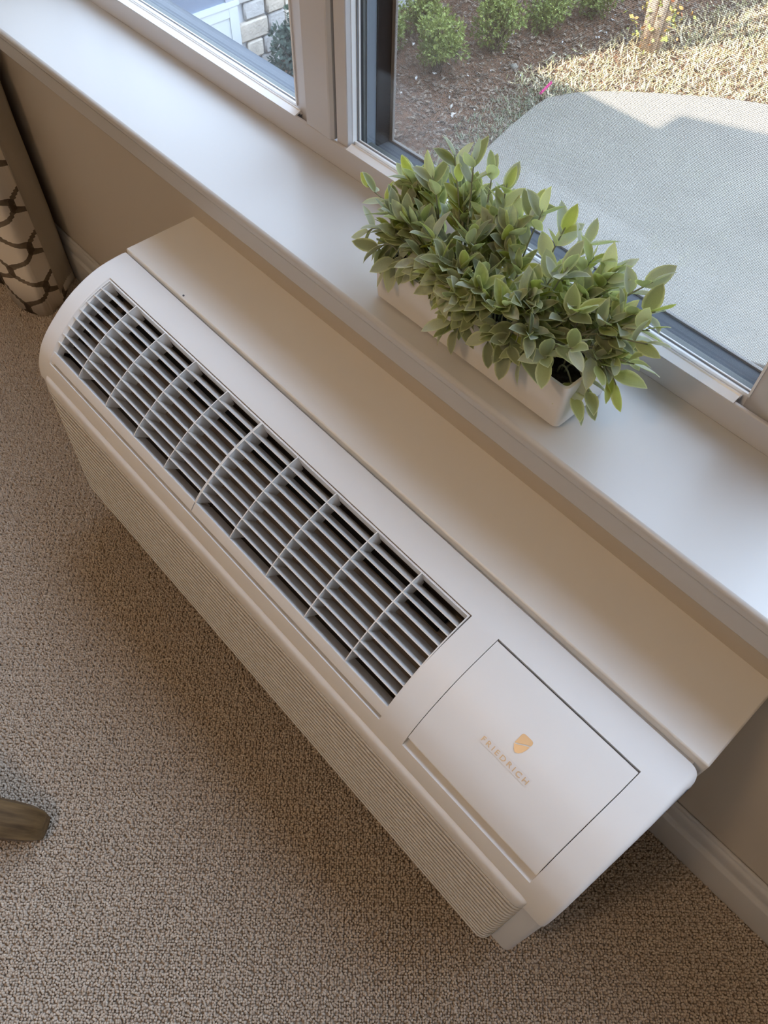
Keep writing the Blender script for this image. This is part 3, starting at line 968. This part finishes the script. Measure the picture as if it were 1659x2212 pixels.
cloth('return_side', [(-.652, -.0185), (-.641, -.024), (-.628, -.042), (-.612, -.060), (-.594, -.076), (-.585, -.084)], 0.030, 2.2, M['lining'])
cloth('hem', [(-.655, -.0170), (-.644, -.0225), (-.631, -.0405), (-.615, -.0585), (-.597, -.0745), (-.588, -.0825)], 0.004, 0.034, M['curtain'], 0, 0.02, 4)

# ------------------------------------------------------------------ wooden stool whose leg reaches into view
stool = empty('wooden_stool', (0.20, -1.06, 0.0), 'dark brown weathered wooden furniture leg splayed onto the carpet at the left edge', 'stool')
def leg_mesh(F_, T_):
    F_, T_ = Vector(F_), Vector(T_)
    d = (T_ - F_)
    ax = d.normalized()
    a = ax.cross(Vector((0, 0, 1))).normalized(); b = a.cross(ax)
    ts = [0.0, 0.014, 0.05, 0.10, 0.20, 0.40, 0.70, 1.0]
    rs = [0.0185, 0.0235, 0.0265, 0.0278, 0.0290, 0.0305, 0.033, 0.0355]
    V = []
    k = 16
    for t, r in zip(ts, rs):
        c = F_ + d * t
        for j in range(k):
            th = 2 * math.pi * j / k + 0.25
            q = 1.0 / max(abs(math.cos(th - .25)), abs(math.sin(th - .25))) ** 0.55
            p = c + (a * math.cos(th) + b * math.sin(th)) * r * q
            if t <= 0.012: p.z = max(p.z * 0.35, 0.001 if t == 0 else 0.002)
            p.z = max(p.z, 0.0012)
            V.append(p)
    n = len(ts)
    F = [(i * k + j, i * k + (j + 1) % k, (i + 1) * k + (j + 1) % k, (i + 1) * k + j) for i in range(n - 1) for j in range(k)]
    return V, F + [tuple(range(k))[::-1], tuple((n - 1) * k + j for j in range(k))]
for foot, top in (((.464, -.714, .012), (.272, -.936, .36)), ((.442, -1.405, .012), (.255, -1.175, .36)), ((-.10, -.715, .012), (.10, -.945, .36)), ((-.10, -1.405, .012), (.10, -1.175, .36))):
    V, F = leg_mesh(foot, top)
    obj('leg', V, F, M['wood'], stool, smooth=True, auto=50)
g = MB()
ring = [(.18 + .17 * math.cos(a), -1.06 + .17 * math.sin(a)) for a in np.linspace(0, 2 * math.pi, 32, endpoint=False)]
bevel(g.prism_z(ring, 0.34, 0.40).build('seat', M['wood'], stool), 0.01)

# ------------------------------------------------------------------ unseen chair added behind the camera to shade the carpet right of the unit
arm = empty('shading_chair', (1.30, -1.10, 0.0), 'unseen grey upholstered chair added behind the viewpoint to shade the carpet', 'shading_chair')
M['upholstery'] = mat('grey_upholstery', (.16, .15, .14), .9, .1, bump=(400, .3, .001))
box('seat', (1.02, 1.58, -1.20, -0.80, .26, .44), M['upholstery'], arm, bev=.04)
box('backrest', (0.92, 1.68, -1.36, -1.20, .22, 1.10), M['upholstery'], arm, bev=.05)
for x in (0.90, 1.58):
    box('armrest', (x, x + .12, -1.20, -0.80, .20, .64), M['upholstery'], arm, bev=.035)
for x in (.97, 1.63):
    for y in (-.86, -1.30):
        MB().tube([(x, y, 0.0), (x, y, .22)], [.016, .024], 12).build('leg', M['wood'], arm, smooth=True)

# ------------------------------------------------------------------ ceiling lamp of the room
lampE = empty('ceiling_lamp', (0.40, -1.9, 2.75), 'warm round frosted ceiling lamp out of view in the middle of the room', 'lamp')
def lathe(name, P, c, m, parent, k=32):
    V = [(c[0] + r * math.cos(2 * math.pi * j / k), c[1] + r * math.sin(2 * math.pi * j / k), c[2] + z) for r, z in P for j in range(k)]
    F = [(i * k + j, i * k + (j + 1) % k, (i + 1) * k + (j + 1) % k, (i + 1) * k + j) for i in range(len(P) - 1) for j in range(k)]
    return obj(name, V, F, m, parent, smooth=True, auto=40)
lathe('base', [(0.001, 0), (.15, 0), (.15, -.02), (.001, -.02)], (0.40, -1.9, 2.75), M['trim'], lampE)
def emit(name, rgb, st):
    m = bpy.data.materials.new(name); m.use_nodes = True
    b = m.node_tree.nodes['Principled BSDF']
    b.inputs['Base Color'].default_value = (.8, .8, .8, 1)
    b.inputs['Emission Color'].default_value = (*rgb, 1); b.inputs['Emission Strength'].default_value = st
    return m
lathe('shade', [(.15, -.021), (.145, -.05), (.12, -.08), (.07, -.10), (.001, -.105)], (0.40, -1.9, 2.75), emit('lamp_shade', (1, .66, .38), 3.0), lampE)
pl = bpy.data.lights.new('ceiling_bulb', 'POINT'); pl.energy = LAMP_W; pl.color = (1.0, 0.70, 0.43); pl.shadow_soft_size = 0.14
po = bpy.data.objects.new('ceiling_bulb', pl); COL.objects.link(po); po.parent = lampE; po.location = (0, 0, -0.30)

# ------------------------------------------------------------------ carpet pile
def carpet():
    th = math.radians(47)
    px, py = 0.0036, 0.0033
    ex = np.array([math.cos(th), math.sin(th)]); ey = np.array([-math.sin(th), math.cos(th)])
    I, J = np.meshgrid(np.arange(-570, 570), np.arange(-610, 610), indexing='ij')
    keep = ~((I % 3 == 0) & (J % 3 == 0) & (rng.random(I.shape) < 0.95))
    I, J = I[keep], J[keep]
    c = np.array([0.3, -0.5])
    XY = c + I[:, None] * px * ex + J[:, None] * py * ey + rng.normal(0, 0.0005, (len(I), 2))
    x, y = XY[:, 0], XY[:, 1]
    ok = (x > -0.95) & (x < 1.65) & (y < -0.016) & (y > -1.12) & (y > -0.27 - (x + 0.95) * 0.52) & (y < -0.016)
    ok &= ~((x > 0.10) & (x < 0.98) & (y > -0.20))
    XY = XY[ok]
    n = len(XY)
    k = 4
    r = rng.uniform(0.0021, 0.0026, n); h = rng.uniform(0.0042, 0.0053, n)
    tilt = rng.normal(0, 0.0010, (n, 2)); ph = rng.uniform(0, 6.28, n)
    V = np.zeros((n, 1 + 2 * k, 3))
    V[:, 0, :2] = XY + tilt; V[:, 0, 2] = h
    for j in range(k):
        a = ph + 2 * np.pi * j / k
        V[:, 1 + j, 0] = XY[:, 0] + tilt[:, 0] * .8 + np.cos(a) * r * .80; V[:, 1 + j, 1] = XY[:, 1] + tilt[:, 1] * .8 + np.sin(a) * r * .80; V[:, 1 + j, 2] = h * .72
        V[:, 1 + k + j, 0] = XY[:, 0] + np.cos(a) * r; V[:, 1 + k + j, 1] = XY[:, 1] + np.sin(a) * r; V[:, 1 + k + j, 2] = -0.001
    T = []
    for j in range(k):
        T.append((0, 1 + j, 1 + (j + 1) % k))
        T.append((1 + j, 1 + k + j, 1 + (j + 1) % k)); T.append((1 + (j + 1) % k, 1 + k + j, 1 + k + (j + 1) % k))
    T = np.array(T)
    tri = (T[None] + (np.arange(n) * (1 + 2 * k))[:, None, None]).reshape(-1, 3)
    me = bpy.data.meshes.new('carpet_pile')
    me.vertices.add(n * (1 + 2 * k)); me.vertices.foreach_set('co', V.reshape(-1).astype(np.float32))
    me.loops.add(tri.size); me.loops.foreach_set('vertex_index', tri.reshape(-1).astype(np.int32))
    me.polygons.add(len(tri)); me.polygons.foreach_set('loop_start', np.arange(0, tri.size, 3, dtype=np.int32))
    a = me.attributes.new('tone', 'FLOAT', 'POINT')
    a.data.foreach_set('value', np.repeat(rng.random(n), 1 + 2 * k).astype(np.float32))
    me.update(); me.validate()
    me.shade_smooth()
    m = bpy.data.materials.new('carpet_loop'); m.use_nodes = True
    nt = m.node_tree; b = nt.nodes['Principled BSDF']
    b.inputs['Roughness'].default_value = 0.9; b.inputs['Specular IOR Level'].default_value = 0.12
    at = nt.nodes.new('ShaderNodeAttribute'); at.attribute_name = 'tone'
    cr = nt.nodes.new('ShaderNodeValToRGB')
    e = cr.color_ramp.elements
    e[0].color = (0.47, 0.385, 0.305, 1); e[1].color = (0.61, 0.525, 0.435, 1)
    x = e.new(.5); x.color = (0.54, 0.455, 0.37, 1)
    nt.links.new(at.outputs['Fac'], cr.inputs[0]); nt.links.new(cr.outputs[0], b.inputs['Base Color'])
    tc = nt.nodes.new('ShaderNodeTexCoord'); nz = nt.nodes.new('ShaderNodeTexNoise'); nz.inputs['Scale'].default_value = 650; nz.inputs['Detail'].default_value = 2
    bp = nt.nodes.new('ShaderNodeBump'); bp.inputs['Strength'].default_value = 0.35; bp.inputs['Distance'].default_value = 0.001
    nt.links.new(tc.outputs['Object'], nz.inputs['Vector']); nt.links.new(nz.outputs[0], bp.inputs['Height']); nt.links.new(bp.outputs[0], b.inputs['Normal'])
    me.materials.append(m)
    o = bpy.data.objects.new('carpet_pile', me); COL.objects.link(o); o.parent = floor; o['kind'] = 'stuff'
carpet()

# ------------------------------------------------------------------ outdoors
GZ = -2.0
M['mulch'] = mat('leaf_litter_ground', (0.164, 0.096, 0.062), 0.95, 0.1, noise=(9, 0.30), bump=(40, 1.0, 0.03))
M['concrete'] = mat('pale_concrete', (0.245, 0.222, 0.185), 0.85, 0.2, noise=(2.5, 0.06), bump=(90, 0.25, 0.004))
M['siding'] = mat('white_siding', (0.50, 0.51, 0.53), 0.6)
M['roof'] = mat('roof_shingle', (0.10, 0.095, 0.09), 0.9, noise=(6, 0.2))
V, F = [], []
nx, ny = 60, 60
for i in range(nx):
    for j in range(ny):
        x, y = -11 + 19 * i / (nx - 1), 0.22 + 16 * j / (ny - 1)
        V.append((x, y, GZ + random.uniform(-.02, .012)))
F = [(i * ny + j, (i + 1) * ny + j, (i + 1) * ny + j + 1, i * ny + j + 1) for i in range(nx - 1) for j in range(ny - 1)]
ground = obj('ground', V, F, M['mulch'], kind='structure', smooth=True)
pat_edge = [(-2.1, 2.35), (-2.2, 2.70), (-2.41, 3.46), (-2.565, 4.02), (-2.672, 4.55), (-2.66, 4.78), (-2.46, 5.13), (-1.92, 5.656), (-1.45, 5.995), (-.6, 6.45), (.6, 6.8), (2.2, 6.9), (3.2, 6.2), (3.4, 4.8), (3.0, 3.9), (0.9, 3.62), (-0.08, 3.30), (-0.8, 2.9), (-1.5, 2.5)]
pp = catmull(pat_edge + [pat_edge[0]], 6)[:-1]
bevel(MB().prism_z([tuple(p) for p in pp], GZ - 0.05, GZ + 0.035).build('patio', M['concrete'], kind='structure'), 0.006)

def in_patio(x, y):
    c = False
    n = len(pp)
    for i in range(n):
        x1, y1 = pp[i]; x2, y2 = pp[i - 1]
        if (y1 > y) != (y2 > y) and x < (x2 - x1) * (y - y1) / (y2 - y1) + x1: c = not c
    return c

# the house itself: lower walls, wing at the left, roofs that throw the shade
hb = MB()
hb.box(RX0 - 2.5, RX1 + 3, 0.0, 0.22, GZ - .1, -0.06)
hb.box(RX0 - 3.1, RX0 - 0.12, 0.0, 0.22, -0.06, 3.30)
hb.box(RX1 + 0.12, RX1 + 3, 0.0, 0.22, -0.06, 3.30)
hb.box(RX0 - 0.12, RX1 + 0.12, 0.0, 0.22, RZ1 + .1, 3.30)
hb.build('wall_outside', M['siding'], kind='structure')
wing = empty('wall_wing', (-4.6, 5.0, GZ), kind='structure')
box('wing_wall', (-4.9, -4.60, 0.0, 13.0, GZ - .1, 3.30), M['siding'], wing)
lw = MB()
for k in range(40):                                   # lap siding on the wing
    z = -1.98 + k * 0.125
    lw.prism_x([(4.78, z), (13, z), (13, z + .118), (4.78, z + .118)], -4.60, -4.590 + 0.0) if False else lw.add(
        [(-4.585, 4.78, z), (-4.585, 13, z), (-4.598, 13, z + .122), (-4.598, 4.78, z + .122), (-4.60, 4.78, z), (-4.60, 13, z)], [(0, 1, 2, 3), (0, 4, 5, 1)])
lw.build('lap_siding', M['siding'], wing, kind='stuff')
# stone veneer, each stone its own
stone_cols = [mat('veneer_stone_%s' % n, c, 0.85, noise=(14, 0.15), bump=(60, 0.6, 0.01)) for n, c in (('tan', (.46, .40, .33)), ('grey', (.40, .38, .36)), ('pale', (.56, .50, .42)))]
y = 3.10
z = GZ
row = 0
while z < -1.0:
    h = random.uniform(.10, .16)
    y = 3.09 + (0.07 if row % 2 else 0)
    while y < 4.76:
        w_ = min(random.uniform(.16, .30), 4.77 - y)
        if w_ > 0.05:
            dpt = random.uniform(.03, .055)
            o = box('stone', (-4.60, -4.60 + dpt, y + .006, y + w_ - .006, z + .005, z + h - .005), random.choice(stone_cols), wing)
            bevel(o, 0.012, 1)
        y += w_
    z += h
    row += 1
# white panelled bay with a window above it on the wing
bay = MB(); bay.box(-4.60, -4.50, 1.9, 3.06, GZ, -1.43); bay.box(-4.60, -4.485, 1.9, 3.075, -1.43, -1.40); bay.box(-4.50, -4.49, 2.98, 3.06, GZ, -1.43); bay.box(-4.50, -4.492, 1.9, 2.98, -1.50, -1.43)
bay.build('bay_panel', mat('bay_white', (.50, .52, .52), .6), wing)
bw = MB(); bw.box(-4.60, -4.52, 1.9, 3.03, -1.40, -0.2)
bw.build('bay_glass', mat('bay_glass', (.16, .19, .25), .12, .6), wing)
bf = MB(); bf.box(-4.60, -4.505, 2.97, 3.06, -1.40, -.2); bf.box(-4.60, -4.505, 2.42, 2.47, -1.40, -.2)
bf.build('bay_frame', mat('bay_frame_grey', (.30, .31, .36), .5), wing)

def slab(path, z0, z1):
    return MB().prism_z(path, z0, z1)
slab([(-4.376, 0.161), (-3.797, 0.214), (-3.135, 0.221), (8, 0.22), (8, -7), (-10, -7), (-10, 13), (-3.74, 13), (-3.74, 2.773)][::-1], 3.30, 3.35).build('roof_lower', M['roof'], kind='structure')
slab([(-3.76, -1.85), (-3.17, -1.56), (-1.6, -.84), (8, -.84), (8, -7), (-3.76, -7)][::-1], 5.95, 6.0).build('roof_upper', M['roof'], kind='structure')
box('wall_upper', (-3.5, 7.5, -6.5, -1.95, 3.35, 5.95), M['siding'], kind='structure')

# leaf litter and straw
def chips(name, n, region, size, cols, up=0.5, z=GZ, thin=0.25):
    V, F, T = [], [], []
    c = 0
    while c < n:
        x, y = region()
        if x is None: continue
        s = random.uniform(*size); a = random.uniform(0, 6.28); e = random.uniform(-up, up)
        d = Vector((math.cos(a) * math.cos(e), math.sin(a) * math.cos(e), abs(math.sin(e))))
        q = Vector((-math.sin(a), math.cos(a), random.uniform(-.5, .5))).normalized()
        p = Vector((x, y, z + random.uniform(-.005, .015)))
        k = len(V)
        V += [tuple(p - q * s * thin * .5), tuple(p + d * s * .5 - q * s * thin), tuple(p + d * s), tuple(p + d * s * .5 + q * s * thin)]
        F.append((k, k + 1, k + 2, k + 3)); T += [random.random()] * 4
        c += 1
    me = bpy.data.meshes.new(name); me.from_pydata(V, [], F)
    at = me.attributes.new('tone', 'FLOAT', 'POINT'); at.data.foreach_set('value', T)
    m = bpy.data.materials.new(name); m.use_nodes = True
    nt = m.node_tree; b = nt.nodes['Principled BSDF']; b.inputs['Roughness'].default_value = .85
    an = nt.nodes.new('ShaderNodeAttribute'); an.attribute_name = 'tone'
    cr = nt.nodes.new('ShaderNodeValToRGB'); cr.color_ramp.interpolation = 'CONSTANT'
    e_ = cr.color_ramp.elements
    e_[0].color = (*cols[0], 1); e_[1].position = 1 / len(cols); e_[1].color = (*cols[1], 1)
    for i, cc in enumerate(cols[2:]):
        e_.new((i + 2) / len(cols)).color = (*cc, 1)
    nt.links.new(an.outputs['Fac'], cr.inputs[0]); nt.links.new(cr.outputs[0], b.inputs['Base Color'])
    me.materials.append(m)
    o = bpy.data.objects.new(name, me); COL.objects.link(o); o.parent = ground
    return tag(o, kind='stuff')
def reg_mulch():
    x, y = random.uniform(-4.5, -1.0), random.uniform(2.0, 8.6)
    if in_patio(x, y): return None, None
    return x, y
chips('leaf_litter', 20000, reg_mulch, (.02, .055), [(.13, .09, .062), (.19, .138, .10), (.095, .066, .047), (.27, .21, .155), (.16, .118, .085), (.22, .165, .12), (.20, .15, .11)])
chips('pale_chips', 700, reg_mulch, (.015, .05), [(.62, .60, .57), (.50, .46, .40)])
def reg_grass():
    x, y = random.uniform(-3.15, 0.8), random.uniform(4.7, 9.5)
    if in_patio(x, y) or x < -3.05 + (y - 5) * 0.16 + random.uniform(-.15, .15): return None, None
    return x, y
chips('dry_grass', 26000, reg_grass, (.04, .10), [(.52, .42, .24), (.62, .53, .33), (.42, .31, .16), (.70, .62, .42), (.36, .35, .16)], up=1.1, thin=0.06)
def reg_verge():
    x, y = random.uniform(-3.2, -1.9), random.uniform(2.6, 5.1)
    e = np.interp(y, [2.35, 2.7, 3.46, 4.02, 4.55, 5.13], [-2.1, -2.2, -2.41, -2.565, -2.672, -2.5])
    if in_patio(x, y) or x < e - 0.42 * random.random(): return None, None
    return x, y
chips('sparse_grass', 2600, reg_verge, (.03, .07), [(.20, .22, .13), (.27, .27, .17), (.34, .30, .22), (.15, .17, .10)], up=1.2, thin=0.07)

# shrubs
def foliage_mat(name, cols):
    m = bpy.data.materials.new(name); m.use_nodes = True
    nt = m.node_tree; b = nt.nodes['Principled BSDF']; b.inputs['Roughness'].default_value = .6
    an = nt.nodes.new('ShaderNodeAttribute'); an.attribute_name = 'tone'
    cr = nt.nodes.new('ShaderNodeValToRGB')
    e_ = cr.color_ramp.elements
    e_[0].color = (*cols[0], 1); e_[1].color = (*cols[-1], 1)
    for i, cc in enumerate(cols[1:-1]): e_.new((i + 1) / (len(cols) - 1)).color = (*cc, 1)
    nt.links.new(an.outputs['Fac'], cr.inputs[0]); nt.links.new(cr.outputs[0], b.inputs['Base Color'])
    return m
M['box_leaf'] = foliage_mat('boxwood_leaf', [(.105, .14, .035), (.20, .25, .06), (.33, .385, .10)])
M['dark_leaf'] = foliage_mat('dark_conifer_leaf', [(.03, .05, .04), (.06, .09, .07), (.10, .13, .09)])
M['red_leaf'] = foliage_mat('red_green_leaf', [(.28, .36, .08), (.40, .40, .10), (.55, .16, .05)])
M['bark'] = mat('pale_bark', (.46, .36, .28), .8, noise=(20, .25))
M['twig'] = mat('shrub_twig', (.10, .075, .055), .9)
def shrub(c, rx, rz, n, label, m, cat='shrub', leaf=(.022, .04), name='boxwood_shrub', group=None):
    base = Vector((c[0], c[1], GZ))
    e = empty(name, base, label, cat, group)
    st = MB()
    V, F, T = [], [], []
    nb = 26
    blobs = []
    for _ in range(nb):
        d = Vector((random.gauss(0, 1), random.gauss(0, 1), random.gauss(0, 1))).normalized() * random.uniform(.35, 1)
        p = base + Vector((d.x * rx * .78, d.y * rx * .78, rz * (1.05 + d.z * .82)))
        if p.z < base.z + .08: p.z = base.z + .08 + random.random() * .06
        blobs.append(p)
        st.tube([base + Vector((random.uniform(-.03, .03), random.uniform(-.03, .03), 0)), base.lerp(p, .5) + Vector((0, 0, .03)), p], [.008, .006, .003], 5)
    for _ in range(n):
        p = random.choice(blobs)
        d = Vector((random.gauss(0, 1), random.gauss(0, 1), random.gauss(0, 1))).normalized()
        q = p + d * rx * .30 * random.uniform(.5, 1.0)
        if q.z < base.z + .02: continue
        s = random.uniform(*leaf)
        t = (d + Vector((random.gauss(0, .6), random.gauss(0, .6), random.gauss(0, .6) + .3))).normalized()
        w = t.cross(Vector((random.gauss(0, 1), random.gauss(0, 1), random.gauss(0, 1)))).normalized()
        k = len(V)
        V += [tuple(q), tuple(q + t * s * .5 + w * s * .28), tuple(q + t * s), tuple(q + t * s * .5 - w * s * .28)]
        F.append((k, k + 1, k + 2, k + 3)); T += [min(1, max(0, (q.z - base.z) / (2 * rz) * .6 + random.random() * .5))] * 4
    o = obj('foliage', V, F, m, e, kind='stuff')
    at = o.data.attributes.new('tone', 'FLOAT', 'POINT'); at.data.foreach_set('value', T)
    st.build('stem', M['twig'], e)
    return e
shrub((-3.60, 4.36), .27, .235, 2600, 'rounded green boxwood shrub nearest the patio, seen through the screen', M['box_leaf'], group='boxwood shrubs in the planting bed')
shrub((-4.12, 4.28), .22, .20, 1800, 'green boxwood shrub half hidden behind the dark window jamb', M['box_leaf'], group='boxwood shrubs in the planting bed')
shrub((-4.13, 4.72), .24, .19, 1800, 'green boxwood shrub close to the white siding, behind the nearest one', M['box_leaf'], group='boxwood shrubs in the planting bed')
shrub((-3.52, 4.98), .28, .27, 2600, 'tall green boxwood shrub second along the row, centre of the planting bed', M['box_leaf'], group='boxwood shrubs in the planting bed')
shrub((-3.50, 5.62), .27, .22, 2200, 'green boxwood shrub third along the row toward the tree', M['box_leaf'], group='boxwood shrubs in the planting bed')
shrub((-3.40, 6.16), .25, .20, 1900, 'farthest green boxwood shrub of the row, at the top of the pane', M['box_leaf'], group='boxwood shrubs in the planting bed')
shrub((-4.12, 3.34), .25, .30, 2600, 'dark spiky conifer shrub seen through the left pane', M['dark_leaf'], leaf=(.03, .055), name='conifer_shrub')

# small multi-stem tree
tree = empty('small_tree', (-2.66, 6.03, GZ), 'small multi-stemmed tree with red and green leaves in the sunlit grass', 'tree')
V, F, T = [], [], []
for k in range(6):
    a = k * 1.05 + .3
    b0 = Vector((-2.66 + .05 * math.cos(a), 6.03 + .06 * math.sin(a), GZ - .02))
    pts = [b0, b0 + Vector((.03 * math.cos(a), .03 * math.sin(a), .45)), b0 + Vector((.12 * math.cos(a), .12 * math.sin(a), 1.0)), b0 + Vector((.34 * math.cos(a), .34 * math.sin(a), 1.9)), b0 + Vector((.62 * math.cos(a), .62 * math.sin(a), 2.8))]
    MB().tube(pts, [.042, .036, .030, .022, .010], 8).build('trunk', M['bark'], tree, smooth=True)
    for _ in range(170):
        t = random.uniform(.05, 1.0)
        i = min(int(t * 4), 3)
        q = pts[i].lerp(pts[i + 1], t * 4 - i) + Vector((random.gauss(0, .06 + .12 * t), random.gauss(0, .06 + .12 * t), random.gauss(0, .08)))
        if q.z < GZ + .1: continue
        s = random.uniform(.03, .06)
        d = Vector((random.gauss(0, 1), random.gauss(0, 1), random.gauss(0, .6))).normalized()
        w = d.cross(Vector((random.gauss(0, 1), random.gauss(0, 1), random.gauss(0, 1)))).normalized()
        n = len(V)
        V += [tuple(q), tuple(q + d * s * .5 + w * s * .3), tuple(q + d * s), tuple(q + d * s * .5 - w * s * .3)]
        F.append((n, n + 1, n + 2, n + 3)); T += [random.random()] * 4
o = obj('foliage', V, F, M['red_leaf'], tree, kind='stuff')
at = o.data.attributes.new('tone', 'FLOAT', 'POINT'); at.data.foreach_set('value', T)

# pink marker flag
fl = empty('marker_flag', (-2.73, 4.66, GZ), 'bright pink marker flag on a wire stake beside the patio edge', 'flag')
MB().tube([(-2.73, 4.66, GZ - .03), (-2.735, 4.675, GZ + .10)], .0025, 6).build('stake', M['screw'], fl)
fa, fb = Vector((-2.735, 4.672, GZ + .045)), Vector((-2.690, 4.740, GZ + .135))
fw, ft = Vector((-.022, .012, .006)), Vector((.001, .001, .003))
MB().add([fa, fb, fb + fw, fa + fw, fa - ft, fb - ft, fb + fw - ft, fa + fw - ft], [(0, 1, 2, 3), (7, 6, 5, 4), (0, 4, 5, 1), (1, 5, 6, 2), (2, 6, 7, 3), (3, 7, 4, 0)]).build('flag', mat('pink_plastic', (.90, .06, .30), .5), fl)
# a pale rock in the bed
bm = bmesh.new(); bmesh.ops.create_icosphere(bm, subdivisions=2, radius=.035)
for v in bm.verts: v.co *= random.uniform(.85, 1.1); v.co.z *= .7
me = bpy.data.meshes.new('rock'); bm.to_mesh(me); bm.free(); me.materials.append(M['concrete']); me.shade_smooth()
o = bpy.data.objects.new('rock', me); COL.objects.link(o); o.location = (-3.22, 4.90, GZ + .015)
tag(o, 'small whitish rock lying on the brown mulch between shrubs and patio', 'rock')
